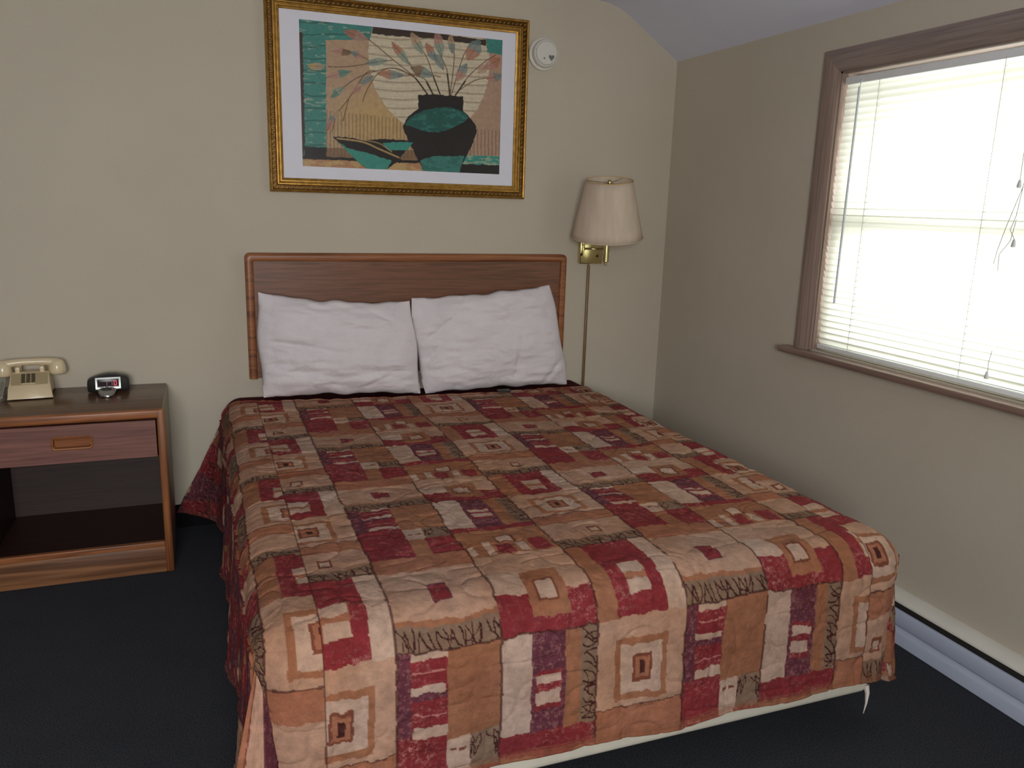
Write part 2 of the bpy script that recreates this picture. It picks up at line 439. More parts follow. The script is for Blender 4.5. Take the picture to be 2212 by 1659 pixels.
# ---- rear window (behind the camera, the room's second daylight source)
w2 = bpy.data.objects.new('window_2', None); col.objects.link(w2); w2.location = (-.55, YR, .95); struct(w2)
bm = B(); frame_loop(bm, RW[0] - .07, RW[1] + .07, RW[2] - .07, RW[3] + .07, [(0, 0), (0, .016), (.07, .01), (.07, 0)], lambda u, v, d: Vector((u, YR + d, v)))
obj('casing', bm, M['casing_z'], w2, smooth=30)
bm = B(); frame_loop(bm, RW[0], RW[1], RW[2], RW[3], [(0, 0), (0, .03), (.04, .03), (.04, 0)], lambda u, v, d: Vector((u, YR - .06 - d, v)))
obj('window_frame', bm, M['vinyl'], w2, smooth=30)

# ------------------------------------------------------------------ window blind
bx = XR + .022
bl = thing('window_blind', 'white venetian mini blind closed over the bright window', 'blind', (bx, -1.73, .9))
by0, by1 = WIN[0] + .014, WIN[1] - .014
bm = B(); box(bm, bx - .014, bx + .012, by0, by1, 1.847, 1.873, .002, 2)
obj('head_rail', bm, M['rail'], bl, smooth=30)
nsl = 41; z_top, z_bot = 1.842, .928
bm = B()
for i in range(nsl):
    zc = z_bot + (z_top - z_bot) * i / (nsl - 1)
    tl = math.radians(70 + 2.0 * math.sin(i * 2.1))
    dy = .0015 * math.sin(i * 1.7)
    ring0, ring1 = [], []
    for k in range(7):
        s = -1 + 2 * k / 6; a = s * .0130; c = .0028 * (1 - s * s)
        # local slat: width a along tilt, crown c outwards to the room
        x = -a * math.cos(tl) - c * math.sin(tl); z = a * math.sin(tl) - c * math.cos(tl)
        ring0.append(bm.verts.new((bx + x, by0 + dy, zc + z))); ring1.append(bm.verts.new((bx + x, by1 + dy, zc + z)))
    for k in range(6): bm.faces.new((ring0[k], ring0[k + 1], ring1[k + 1], ring1[k]))
obj('slats', bm, M['white_slat'], bl, smooth=60)
bm = B(); box(bm, bx - .011, bx + .011, by0, by1, .897, .913, .003, 2)
obj('bottom_rail', bm, M['rail'], bl, smooth=30)
for yy in (-1.285, -1.755, -2.18):
    bm = B()
    for dx in (-.0135, .0125):
        tube(bm, [(bx + dx, yy, 1.853), (bx + dx, yy, .913)], .0008, 6)
    for i in range(nsl):
        zc = z_bot + (z_top - z_bot) * i / (nsl - 1) - .011
        tube(bm, [(bx - .0135, yy, zc - .003), (bx + .0125, yy, zc + .002)], .0006, 5)
    obj('ladder_cord', bm, M['cord_w'], bl)
bm = B(); tube(bm, [(bx - .022, -1.205, 1.832), (bx - .024, -1.2055, 1.078)], .0042, 6)
tube(bm, [(bx - .014, -1.203, 1.858), (bx - .022, -1.205, 1.83)], .0015, 6)
obj('tilt_wand', bm, M['wand'], bl)
def cord(pts): 
    bm = B(); tube(bm, pts, .0011, 6); return bm
for pts in ([(bx - .017, -1.872, 1.855), (bx - .022, -1.862, 1.66), (bx - .024, -1.866, 1.51)],
            [(bx - .017, -1.878, 1.855), (bx - .02, -1.885, 1.6), (bx - .024, -1.872, 1.41), (bx - .026, -1.862, 1.37), (bx - .024, -1.878, 1.345)],
            [(bx - .017, -1.866, 1.855), (bx - .02, -1.878, 1.5), (bx - .028, -1.85, 1.38), (bx - .024, -1.83, 1.31), (bx - .022, -1.823, 1.27)],
            [(bx - .018, -1.87, 1.4), (bx - .026, -1.868, 1.34), (bx - .026, -1.84, 1.30), (bx - .022, -1.84, 1.25)],
            [(bx - .02, -1.862, 1.02), (bx - .022, -1.858, .985), (bx - .022, -1.86, .95)]):
    obj('pull_cord', cord(pts), M['cord_w'], bl)
for p in ((-1.866, 1.51), (-1.878, 1.345), (-1.86, .957)):
    bm = B(); lathe(bm, [(.0025, .0), (.004, -.004), (.0065, -.017), (.006, -.022), (.003, -.023)], Matrix.Translation((bx - .024, p[0], p[1])), 14)
    obj('tassel', bm, M['tassel'], bl)

# ------------------------------------------------------------------ baseboard heater on the right wall
ht = thing('baseboard_heater', 'long white electric baseboard heater along the right wall', 'heater', (XR, -2.6, 0))
H = lambda u, v, d: Vector((XR - u, d, v))
hy0, hy1 = -4.6, -.45
bm = B(); prism(bm, [(.001, .166), (.012, .1675), (.05, .150), (.053, .145), (.053, .140), (.049, .141), (.047, .146), (.012, .160), (.001, .160)], H, hy0, hy1)
obj('top_cap', bm, M['heater_cap'], ht, smooth=40)
bm = B(); prism(bm, [(.001, .012), (.035, .012), (.035, .150), (.001, .158)], H, hy0 + .01, hy1 - .01)
obj('heating_fins', bm, M['dark_slot'], ht, smooth=None)
bm = B(); prism(bm, [(.052, .120), (.058, .119), (.060, .115), (.060, .070), (.057, .064), (.045, .058), (.045, .062), (.055, .068), (.056, .114), (.052, .116)], H, hy0, hy1)
obj('front_panel', bm, M['heater_white'], ht, smooth=40)
bm = B(); prism(bm, [(.036, .054), (.046, .057), (.058, .044), (.060, .040), (.060, .002), (.036, .002)], H, hy0, hy1)
obj('bottom_panel', bm, M['heater_white'], ht, smooth=40)
for a, b in ((hy0 - .03, hy0 + .02), (hy1 - .02, hy1 + .03)):
    bm = B(); box(bm, XR - .062, XR - .001, a, b, .002, .1685, .004, 2)
    obj('end_cap', bm, M['heater_white'], ht)

# ------------------------------------------------------------------ headboard
hb = thing('headboard', 'brown oak headboard with rounded edging mounted on the wall behind the pillows', 'headboard', (.725, 0, .643))
bm = B(); box(bm, .03, 1.42, -.036, -.004, .645, 1.142)
obj('panel', bm, M['head_x'], hb, smooth=None)
def rounded_band(x0, x1, z0, z1, w, rad, d):
    """oak edging: outer rounded outline at the two top corners, square inner; open at the bottom"""
    outer = [(x0, z0)]; inner = [(x0 + w, z0)]
    for k in range(7):
        a = math.pi - k * math.pi / 12
        outer.append((x0 + rad + rad * math.cos(a), z1 - rad + rad * math.sin(a))); inner.append((x0 + w + 0.004 * k / 6, z1 - w - 0.004 * (1 - k / 6)))
    for k in range(7):
        a = math.pi / 2 - k * math.pi / 12
        outer.append((x1 - rad + rad * math.cos(a), z1 - rad + rad * math.sin(a))); inner.append((x1 - w - 0.004 * (1 - k / 6), z1 - w - 0.004 * k / 6))
    outer.append((x1, z0)); inner.append((x1 - w, z0))
    bm = B(); rings = []
    for t, dd in ((0, .001), (0, d - .008), (.004, d - .002), (.012, d), (w - .008, d), (w - .002, d - .003), (w, d - .010), (w, .001)):
        f = t / w
        rings.append([bm.verts.new((ox + (ix - ox) * f, -dd, oz + (iz - oz) * f)) for (ox, oz), (ix, iz) in zip(outer, inner)])
    n = len(outer)
    for a, b in zip(rings, rings[1:]):
        for k in range(n - 1): bm.faces.new((a[k], a[k + 1], b[k + 1], b[k]))
    bm.faces.new([r[0] for r in rings]); bm.faces.new([r[-1] for r in rings])
    return bm
obj('edging', rounded_band(0, 1.45, .643, 1.1715, .033, .022, .046), M['oak_x'], hb, smooth=50)

# ------------------------------------------------------------------ bed
ZT, RX, RY = .562, .075, .095
BX0, BX1, YF, YH = -.112, 1.560, -2.062, -.012
bed = thing('bed', 'double bed with white mattress and box spring standing against the back wall', 'bed', (.72, -1.02, 0))
bm = B(); box(bm, BX0 + .035, BX1 - .035, YF + .03, -.02, .325, .535, .05, 5)
obj('mattress', bm, M['ticking'], bed)
bm = B(); box(bm, BX0 + .035, BX1 - .05, YF + .022, -.02, .100, .323, .022, 4)
obj('box_spring', bm, M['ticking'], bed)
bm = B()
for a, b, c, d in ((.02, .06, -1.9, -.1), (1.4, 1.44, -1.9, -.1), (.02, 1.44, -1.9, -1.86), (.02, 1.44, -.14, -.1)):
    box(bm, a, b, c, d, .075, .0995)
obj('bed_frame', bm, M['steel'], bed, smooth=None)
for lx in (.1, 1.36):
    for ly in (-1.75, -.25):
        bm = B(); tube(bm, [(lx, ly, .001), (lx, ly, .076)], .018, 12)
        obj('leg', bm, M['steel'], bed)
bm = B()
tube(bm, [(BX1 - .064, YF + .022, .128), (BX1 - .062, YF + .016, .105), (BX1 - .068, YF + .010, .080), (BX1 - .078, YF + .006, .052)], [.008, .006, .003, .0008], 6)
obj('loose_thread', bm, M['sheet'], bed)

# --- cloth that follows the bed
def arc_x(s):
    """cross direction; s measured like x. returns x, drop, and how far into the side rounding (0..1)"""
    s = np.asarray(s, float); x = s.copy(); drop = np.zeros_like(s)
    L = BX0 + RX; a = np.clip((L - s) / RX, 0, math.pi / 2); m = s < L
    x = np.where(m, L - RX * np.sin(a), x); drop = np.where(m, RX * (1 - np.cos(a)), drop)
    R_ = BX1 - RX; a = np.clip((s - R_) / RX, 0, math.pi / 2); m = s > R_
    x = np.where(m, R_ + RX * np.sin(a), x); drop = np.where(m, RX * (1 - np.cos(a)), drop)
    return x, drop
SL, SR = BX0 + RX - RX * math.pi / 2 * .98, BX1 - RX + RX * math.pi / 2 * .98
TF = -YF - RY                      # t where the foot rounding starts
def arc_t(t):
    t = np.asarray(t, float); y = -t; drop = np.zeros_like(t)
    a = np.clip((t - TF) / RY, 0, math.pi / 2); m = t > TF
    y = np.where(m, -(TF + RY * np.sin(a)), y); drop = np.where(m, RY * (1 - np.cos(a)), drop)
    e = t - TF - RY * math.pi / 2; drop = np.where(e > 0, RY + e, drop)
    w = np.where(m, 1 - a / (math.pi / 2), 1.0)
    return y, drop, np.maximum(e, 0), w

PAL = {k: np.array(lin(*v)[:3]) for k, v in dict(
    beige=(166, 130, 108), light=(174, 146, 128), tan=(142, 94, 68), orange=(148, 96, 72), red=(120, 41, 45),
    purple=(92, 46, 56), olive=(122, 98, 80), brown=(112, 64, 48), line=(62, 30, 26), pink=(172, 112, 104)).items()}
P_A = [  # (u0, u1, phase0, phase1, colour): the three columns of the printed patchwork
    (0, 1, 0, .09, 'orange'), (0, 1, .09, .318, 'beige'), (.40, .60, .172, .252, 'purple'), (.415, .585, .18, .244, 'red'), (0, 1, .318, .338, 'tan'), (0, 1, .332, .40, 'olive'),
    (0, .13, .40, .67, 'purple'), (.13, .48, .40, .667, 'red'), (.14, .48, .40, .424, 'light'), (.15, .46, .461, .467, 'pink'),
    (.13, .46, .508, .532, 'light'), (.13, .48, .532, .552, 'purple'), (.15, .47, .60, .605, 'pink'), (.14, .48, .636, .667, 'light'), (.48, 1, .40, .69, 'tan'),
    (0, .48, .667, .975, 'red'), (.48, .70, .69, .81, 'light'), (.70, 1, .69, .80, 'olive'), (.48, .70, .81, 1, 'tan'), (.68, 1, .80, .985, 'red'), (0, 1, .975, 1, 'orange'),
    (.52, .58, .742, .756, 'brown'), (.60, .67, .742, .756, 'brown')]
P_B = [
    (0, 1, .0, .06, 'tan'), (0, 1, .06, .27, 'beige'), (0, .34, .165, .27, 'light'), (0, 1, .27, .405, 'red'), (.33, .74, .17, .36, 'tan'), (.41, .65, .212, .318, 'brown'), (.44, .62, .224, .306, 'light'),
    (0, .32, .405, .754, 'light'), (.32, .66, .405, .754, 'purple'), (.66, .82, .405, .754, 'tan'), (.82, 1, .405, .754, 'olive'), (.36, .62, .53, .665, 'red'), (.37, .61, .545, .575, 'light'), (.37, .61, .60, .645, 'light'),
    (0, 1, .754, .80, 'red'), (0, 1, .80, 1, 'tan'), (.40, .62, .862, .945, 'brown'), (.43, .59, .872, .935, 'light'), (.22, .31, .93, 1, 'light'), (.35, .52, .955, 1, 'red'), (.58, .68, .95, 1, 'light'), (.73, .93, .94, 1, 'red'), (.02, .1, .96, 1, 'light'),
    (.22, .31, 0, .05, 'light'), (.35, .52, 0, .05, 'red'), (.58, .68, 0, .05, 'light'), (.73, .93, 0, .05, 'red'), (.02, .1, 0, .05, 'light')]
P_C = [
    (0, 1, 0, .07, 'olive'), (0, .22, .07, .405, 'tan'), (.22, .78, .07, .405, 'red'), (.78, 1, .07, .405, 'light'), (.38, .63, .20, .34, 'orange'), (.38, .62, .20, .255, 'light'), (.39, .63, .285, .34, 'light'),
    (0, 1, .405, .72, 'beige'), (.2, .80, .475, .69, 'tan'), (.25, .25, .5, .67, 'brown'), (.27, .74, .50, .668, 'light'), (.40, .62, .535, .632, 'brown'), (.43, .59, .548, .62, 'orange'), (.48, .545, .562, .607, 'line'),
    (0, 1, .72, .82, 'orange'), (0, 1, .82, 1, 'beige'), (.49, .64, .895, .962, 'brown'), (.515, .615, .91, .947, 'light')]
SCROLL = {0: [(0, 1, .332, .40), (.70, 1, .69, .80)], 1: [(.82, 1, .405, .754)], 2: [(0, 1, 0, .07)]}
_r2 = np.random.RandomState(11); STROKES = []
for _i in range(15):      # little twigs and curls pencilled on the olive strips
    x0 = .006 + _i * .0165; y0 = .004 + .006 * _r2.rand(); a0 = 1.2 + .7 * (_r2.rand() - .5); bend = (_r2.rand() - .5) * 2.2
    for br in range(2 if _i % 2 else 1):
        p = [(x0, y0)]; a = a0 + br * .7
        for k in range(7):
            p.append((p[-1][0] + .0065 * math.cos(a), p[-1][1] + .0065 * math.sin(a))); a += bend * .22 + (.55 if (_i % 3 == 0 and k > 3) else 0)
        STROKES.append(p)
def scribble(x, y):
    d = np.full(x.shape, 1e9)
    for p in STROKES:
        for (x0, y0), (x1, y1) in zip(p, p[1:]):
            t = np.clip(((x - x0) * (x1 - x0) + (y - y0) * (y1 - y0)) / ((x1 - x0) ** 2 + (y1 - y0) ** 2), 0, 1)
            d = np.minimum(d, (x - x0 - t * (x1 - x0)) ** 2 + (y - y0 - t * (y1 - y0)) ** 2)
    return np.sqrt(d)
def phase(t):
    top = (t - 1.805) / .573
    foot = np.interp(t, [1.805, 1.865, 1.98, 2.04, 2.10, 2.315, 2.346, 2.41, 2.50], [0, .09, .21, .318, .40, .69, .754, .80, .86])
    return np.where(t > 1.805, foot, top)
def pattern(s, t):
    """colour of the printed cloth at cloth coordinates s (across) and t (along)"""
    shp = s.shape
    wob = lambda k, f, a: (vnoise(s * f, t * f, k) - .5) * a
    ph = phase(t + wob(1, 70, .008) + wob(2, 14, .012)); ss = s + wob(3, 70, .0035) + wob(4, 14, .007)
    lp = s < .018; rp = s > 1.436
    ss = np.where(lp, ss + .028, ss); ph = np.where(lp, ph + .27, ph)
    ss = np.where(rp, ss - .012, ss); ph = np.where(rp, ph + .25, ph)
    q = (ss - .165) / .234; ci = np.floor(q).astype(int); u = q - ci; c3 = ci % 3; ph = ph % 1.0
    C_ = np.zeros(shp + (3,)); C_[:] = PAL['beige']
    for k, PP in enumerate((P_A, P_B, P_C)):
        mk = c3 == k
        for u0, u1, a, b, name in PP:
            m = mk & (u >= u0) & (u < u1) & (ph >= a) & (ph < b)
            C_[m] = PAL[name]
        for u0, u1, a, b in SCROLL[k]:
            m = mk & (u >= u0) & (u < u1) & (ph >= a) & (ph < b)
            
            a_, b_ = (u[m] * .234, (ph[m] - a) * .573) if (u1 - u0) * .234 > (b - a) * .573 else ((ph[m] - a) * .573, (u[m] - u0) * .234)
            C_[m] = np.where((scribble(a_, b_) < .0016)[:, None], PAL['line'], C_[m])
    # white scuffs in the reds, purple flecks
    red = np.abs(C_ - PAL['red']).sum(-1) < 1e-6; pur = np.abs(C_ - PAL['purple']).sum(-1) < 1e-6
    big = fbm(s * 16, t * 16, 51, 2)
    scuff = np.where(red, np.clip((big - .25) * 1.7, .15, 1), np.where(pur, .55, .12))
    # tone drift of the beige and tan patches
    d = (fbm(s * 9, t * 9, 61, 3) - .5)[..., None]
    C_ = C_ * (1 + d * np.array([.35, .5, .6]))
    warm = (fbm(s * 5, t * 5, 67, 2) - .5)[..., None]
    C_ = C_ * (1 + warm * np.array([.12, -.05, -.25]))
    # dark seam lines on the column borders and some rows
    e = np.minimum(u, 1 - u) * .234
    ln = (e < .0030) & (vnoise(s * 40, t * 25, 71) > .18)
    rows = {0: (.40,), 1: (.405,), 2: (.07, .72)}
    for k_, rr in rows.items():
        for r0 in rr: ln |= (c3 == k_) & (np.abs(ph - r0) < .0035)
    ln |= (np.abs(s - .018) < .0015) | (np.abs(s - 1.436) < .0015)
    C_[ln] = C_[ln] * .2 + PAL['line'] * .8
    return np.concatenate([np.clip(C_, 0.004, .9), scuff[..., None]], -1)
def puff(s, t, amp=.0048):
    """quilting: channels meander between the puffs"""
    n = vnoise(s * 13, t * 13, 81) - .5; n2 = vnoise(s * 11 + 5, t * 12 + 3, 83) - .5
    h = np.minimum(1, np.minimum(np.abs(n), np.abs(n2)) / .10)
    wr = (fbm(s * 22, t * 22, 87, 3) - .5)
    sag = (fbm(s * 2.2, t * 2.2, 91, 2) - .5)
    return amp * np.sqrt(h) + wr * .006 + sag * .012

# top + foot drop
T0 = .118
def head_t(s):   # the head edge of the spread is not quite straight
    return np.interp(s, [-.2, -.11, -.04, .05, .29, .69, 1.06, 1.40, 1.50, 1.6], [.10, .12, .135, .145, .185, .215, .225, .200, .205, .19]) + .004 * np.sin(s * 15)
TM = TF + RY * math.pi / 2
T1 = 2.412
step = .0028
sA = np.arange(SL, SR + step, step); nT = int((T1 - T0) / step)
Sg, Kg = np.meshgrid(sA, np.linspace(0, 1, nT), indexing='ij')
hem = T1 + .004 * np.sin(Sg * 7.3 + .6) + .003 * np.sin(Sg * 17) + .02 * np.clip((.15 - Sg) / .25, 0, 1)
Tg = head_t(Sg) + (hem - head_t(Sg)) * Kg
def top_point(S, T, extra=0.0):
    x, dx = arc_x(S); y, dy, hang, w = arc_t(T)
    inset = np.where(S < .7, x - BX0, BX1 - x)
    back = dx * (1 - w) * .85
    z = ZT - dy - dx * w
    y = y + back
    # foot face leans out a little and has gentle folds
    fold = .006 * np.sin(S * 9.5 + 1.0) + .003 * np.sin(S * 21 + 2)
    k = np.clip(hang / .3, 0, 1.2)
    y = y - k * (.012 + fold)
    x = x + np.where(S > .7, -1, 0) * k * .02 * np.clip((S - 1.3) / .25, 0, 1)
    p = puff(S, T) + extra
    # outward normal (approximate)
    ax = np.clip((BX0 + RX - S) / RX, 0, math.pi / 2) * -1 + np.clip((S - BX1 + RX) / RX, 0, math.pi / 2)
    at = np.clip((T - TF) / RY, 0, math.pi / 2)
    nz = np.cos(at) * np.cos(ax); ny = -np.sin(at) * np.cos(ax * .9); nx = np.sin(ax)
    return np.stack([x + nx * p, y + ny * p, z + nz * p], -1)
PA = top_point(Sg, Tg)
CA = pattern(Sg, Tg)
hemband = ((hem - Tg) < .016) | (np.abs((hem - Tg) - .019) < .001)
CA[hemband, :3] = CA[hemband, :3] * .5 + PAL['tan'] * .45
hb_ = (Tg - head_t(Sg)) < .012
CA[hb_, :3] = CA[hb_, :3] * .4 + PAL['brown'] * .6
parts = [grid_mesh('a', PA, CA)]

def side_drape(side, L0, tend_ext, st=.005):
    """hanging side of the spread; side -1 left, +1 right. it continues round the foot corner as a hanging pleat"""
    ext = .40
    t = np.arange(T0 - .03, TF + .045, st); q = np.linspace(0, 1, 70)[1:]
    hN = int(L0 / st); h = np.linspace(0, 1, hN)
    s0 = SL if side < 0 else SR
    t_all = np.concatenate([t, np.full(len(q), t[-1])]); q_all = np.concatenate([np.zeros(len(t)), q])
    Tq, Hh = np.meshgrid(t_all, h, indexing='ij'); Qq, _ = np.meshgrid(q_all, h, indexing='ij')
    base = top_point(np.full_like(Tq, s0), np.maximum(Tq, head_t(np.full_like(Tq, s0))))
    xb, yb_, zb_ = base[..., 0], base[..., 1], base[..., 2]
    s_ = side
    drop = Hh * L0
    flare = .022 * Hh + .012 * np.sin(Tq * 11 + (0 if side < 0 else 2)) * Hh + .006 * np.sin(Tq * 29) * Hh
    hd = np.exp(-((Tq - .06) / .085) ** 2)
    if side < 0:
        flare = flare + .178 * hd * Hh ** 1.15
        yy = yb_ + hd * .075 * Hh
    else:
        yy = yb_
    X = xb + s_ * flare; Y = yy; Z = zb_ - drop - .006 * np.sin(Tq * 6) * Hh
    # round the foot corner: path of the pleat at the hem in (x, y), narrow at the top
    if side < 0:
        px = np.interp(Qq, [0, .12, .24, .40, .62, .78, .90, 1], [0, .014, .006, -.066, -.020, .028, .060, .085])
        py = np.interp(Qq, [0, .12, .24, .40, .62, .78, .90, 1], [0, -.035, -.075, -.170, -.182, -.165, -.115, -.060])
    else:
        px = np.interp(Qq, [0, .3, .6, .8, 1], [0, .004, -.006, -.03, -.05])
        py = np.interp(Qq, [0, .3, .6, .8, 1], [0, -.03, -.055, -.06, -.045])
    g = np.clip(Hh * 1.15 + .02, 0, 1.1)
    m = Qq > 0
    X = np.where(m, X + px * g + (.035 if side < 0 else -.01) * Qq * (1 - g) * .6, X); Y = np.where(m, Y + py * g - .03 * Qq * (1 - g), Y)
    Sx = s0 + s_ * drop
    Tt = Tq + Qq * ext * (.15 + .85 * Hh)
    C_ = pattern(Sx, Tt)
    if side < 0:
        # side shade put into the colour: pale blocks turned plum and red in patches
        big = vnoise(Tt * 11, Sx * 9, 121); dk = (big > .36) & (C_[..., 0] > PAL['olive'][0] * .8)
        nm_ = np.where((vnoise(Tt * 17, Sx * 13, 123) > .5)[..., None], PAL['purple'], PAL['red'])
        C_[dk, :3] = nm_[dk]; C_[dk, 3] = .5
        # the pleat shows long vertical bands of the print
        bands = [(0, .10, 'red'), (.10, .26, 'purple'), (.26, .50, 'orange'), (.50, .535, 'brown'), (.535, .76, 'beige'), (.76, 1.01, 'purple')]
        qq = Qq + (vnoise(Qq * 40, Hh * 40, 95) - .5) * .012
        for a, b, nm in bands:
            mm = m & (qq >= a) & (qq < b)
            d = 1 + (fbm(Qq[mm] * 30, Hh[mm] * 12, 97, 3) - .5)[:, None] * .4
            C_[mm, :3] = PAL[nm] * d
    pf = puff(Sx, Tt, .003)
    X = X + s_ * pf * np.clip(1 - Qq * 2, 0, 1); Y = Y - pf * np.clip(Qq * 2, 0, 1)
    # gaps: hem and head bands
    hb2 = (1 - Hh) * L0 < .014
    C_[hb2, :3] = C_[hb2, :3] * .5 + PAL['brown'] * .4
    return grid_mesh('s', np.stack([X, Y, Z], -1), C_, flip=(side > 0))
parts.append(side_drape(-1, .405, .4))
parts.append(side_drape(1, .36, .1))
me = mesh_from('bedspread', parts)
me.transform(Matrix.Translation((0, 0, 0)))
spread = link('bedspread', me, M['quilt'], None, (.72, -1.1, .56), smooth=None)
me.polygons.foreach_set('use_smooth', [True] * len(me.polygons))
tag(spread, 'quilted red, beige and brown patchwork print bedspread draped over the bed', 'bedspread')
sm = spread.modifiers.new('cloth_edge', 'SOLIDIFY'); sm.thickness = .006; sm.offset = -1; sm.use_rim_only = True

# maroon blanket and white sheet under the head end of the spread
def underlayer(name, m, off, t0, t1, L0, lab, cat, flare_k=.17):
    st = .012
    t = np.arange(t0, t1, st)
    sA_ = np.arange(SL, SR, st)
    S, T = np.meshgrid(sA_, t, indexing='ij')
    x, dx = arc_x(S)
    z = ZT - dx - off + (fbm(S * 6, T * 6, 101, 2) - .5) * .004
    cx_ = np.where(x < .72, 1, -1) * off * np.clip(dx / RX, 0, 1)
    A = np.stack([x + cx_, -T, z], -1)
    ps = [grid_mesh('u', A)]
    for side, s0 in ((-1, SL), (1, SR)):
        h = np.linspace(0, 1, int(L0 / st)); Tq, Hh = np.meshgrid(t, h, indexing='ij')
        xb, dxb = arc_x(np.full_like(Tq, s0)); hd = np.exp(-((Tq - .0) / .10) ** 2)
        fl = .012 * Hh + (flare_k * hd * Hh ** 1.15 if side < 0 else 0)
        X = xb - side * off + side * fl; Y = -Tq; Z = ZT - dxb - off - Hh * L0
        ps.append(grid_mesh('u', np.stack([X, Y, Z], -1), None, flip=side > 0))
    o = link(name, mesh_from(name, ps), m, None, (.72, -.15, .55), smooth=60)
    tag(o, lab, cat)
    s = o.modifiers.new('cloth_edge', 'SOLIDIFY'); s.thickness = .004; s.offset = -1
    return o
underlayer('blanket', M['maroon'], .007, .020, .40, .39, 'dark maroon blanket showing between the pillows and the bedspread', 'blanket', .172)
underlayer('bed_sheet', M['sheet'], .014, .012, .36, .30, 'white bed sheet peeking out at the head of the bed beside the left pillow', 'sheet', .10)

# ------------------------------------------------------------------ pillows
def pillow(name, lab, TLc, TRc, BRc, BLc, seed, thick=.075, sagtop=.02):
    n, m = 90, 64
    u = np.linspace(-1, 1, n); v = np.linspace(-1, 1, m); U, V = np.meshgrid(u, v, indexing='ij')
    a, b = (U + 1) / 2, (V + 1) / 2
    TL_, TR_, BR_, BL_ = map(np.array, (TLc, TRc, BRc, BLc))
    mid = ((1 - a) * b)[..., None] * TL_ + (a * b)[..., None] * TR_ + (a * (1 - b))[..., None] * BR_ + ((1 - a) * (1 - b))[..., None] * BL_
    ux = (TR_ - TL_) / np.linalg.norm(TR_ - TL_); vz = (TL_ - BL_) / np.linalg.norm(TL_ - BL_)
    nrm = np.cross(ux, vz); nrm = nrm / np.linalg.norm(nrm)
    if nrm[1] > 0: nrm = -nrm
    # edges pull in between the pointed corners
    mid = mid - (vz * 1.0) * (sagtop * (1 - U ** 2) ** .8 * b ** 2)[..., None] + vz * (.008 * (1 - U ** 2) * (1 - b) ** 2)[..., None]
    mid = mid + ux * ((.010 * (1 - V ** 2) + .004 * np.sin(V * 5 + seed)) * U * np.abs(U) ** 3)[..., None]
    mid = mid + vz * ((.004 * np.sin(U * 9 + seed) + .003 * np.sin(U * 17 + 2 * seed)) * (1 - U ** 2) * V * np.abs(V) ** 3)[..., None]
    T = np.clip((1 - np.abs(U) ** 3.2), 0, 1) ** .55 * np.clip((1 - np.abs(V) ** 2.6), 0, 1) ** .55
    fat = 1 + .25 * (1 - b) - .10 * b
    wr = (fbm(a * 5 + seed, b * 11, 111 + seed, 4) - .5) * .036 * np.clip(T * 1.6, 0, 1)
    # long creases fanning from the corners
    for k, (cx_, cz_, an, ln_) in enumerate(((-.9, .1, -.35, 1.2), (-.95, -.35, -.15, .9), (.75, .55, 2.4, .7), (.2, -.85, .25, .9), (.9, -.5, 2.9, .8), (-.4, .8, -.1, .9))):
        du, dv = U - cx_, (V - cz_) * .7; al = du * math.cos(an + seed * .21) + dv * math.sin(an + seed * .21); pr = -du * math.sin(an + seed * .21) + dv * math.cos(an + seed * .21)
        wr = wr - .013 * np.exp(-(pr / .035) ** 2) * np.clip(al / .1, 0, 1) * np.clip((ln_ - al) / ln_, 0, 1) * np.clip(T * 2, 0, 1)
    F = mid + nrm * (T * thick * fat + wr)[..., None]
    Bk = mid - nrm * (T * thick * .55)[..., None]
    # a back that never passes the headboard
    Bk[..., 1] = np.minimum(Bk[..., 1], -.049)
    F[..., 2] = np.maximum(F[..., 2], ZT + .001); Bk[..., 2] = np.maximum(Bk[..., 2], ZT + .0005)
    p = [grid_mesh('p', F), grid_mesh('p', Bk, None, flip=True)]
    me = mesh_from(name, p)
    bm = B(); bm.from_mesh(me); bmesh.ops.remove_doubles(bm, verts=bm.verts, dist=.0006)
    bmesh.ops.recalc_face_normals(bm, faces=bm.faces); bm.to_mesh(me); bm.free()
    o = link(name, me, M['pillow'], None, tuple((BL_ + BR_) / 2), smooth=80)
    tag(o, lab, 'pillow'); return o
pillow('pillow', 'white pillow on the left, leaning against the headboard, nearer the nightstand',
       (.042, -.112, 1.020), (.673, -.112, .974), (.710, -.150, .566), (.049, -.150, .586), 1, thick=.070)
pillow('pillow', 'white pillow on the right, tilted higher against the headboard, nearer the wall lamp',
       (.679, -.116, .986), (1.334, -.112, 1.037), (1.426, -.150, .570), (.737, -.150, .564), 5, thick=.070, sagtop=.010)

# small dark object of unknown kind by the right pillow
bm = B(); box(bm, 1.045, 1.105, -.252, -.222, ZT + .012, ZT + .022, .004, 3)
dark_obj = obj('dark_object', bm, M['black_plastic'], None, (1.075, -.237, ZT + .012)); tag(dark_obj, 'small flat black object tucked under the front edge of the right pillow', 'dark_object')

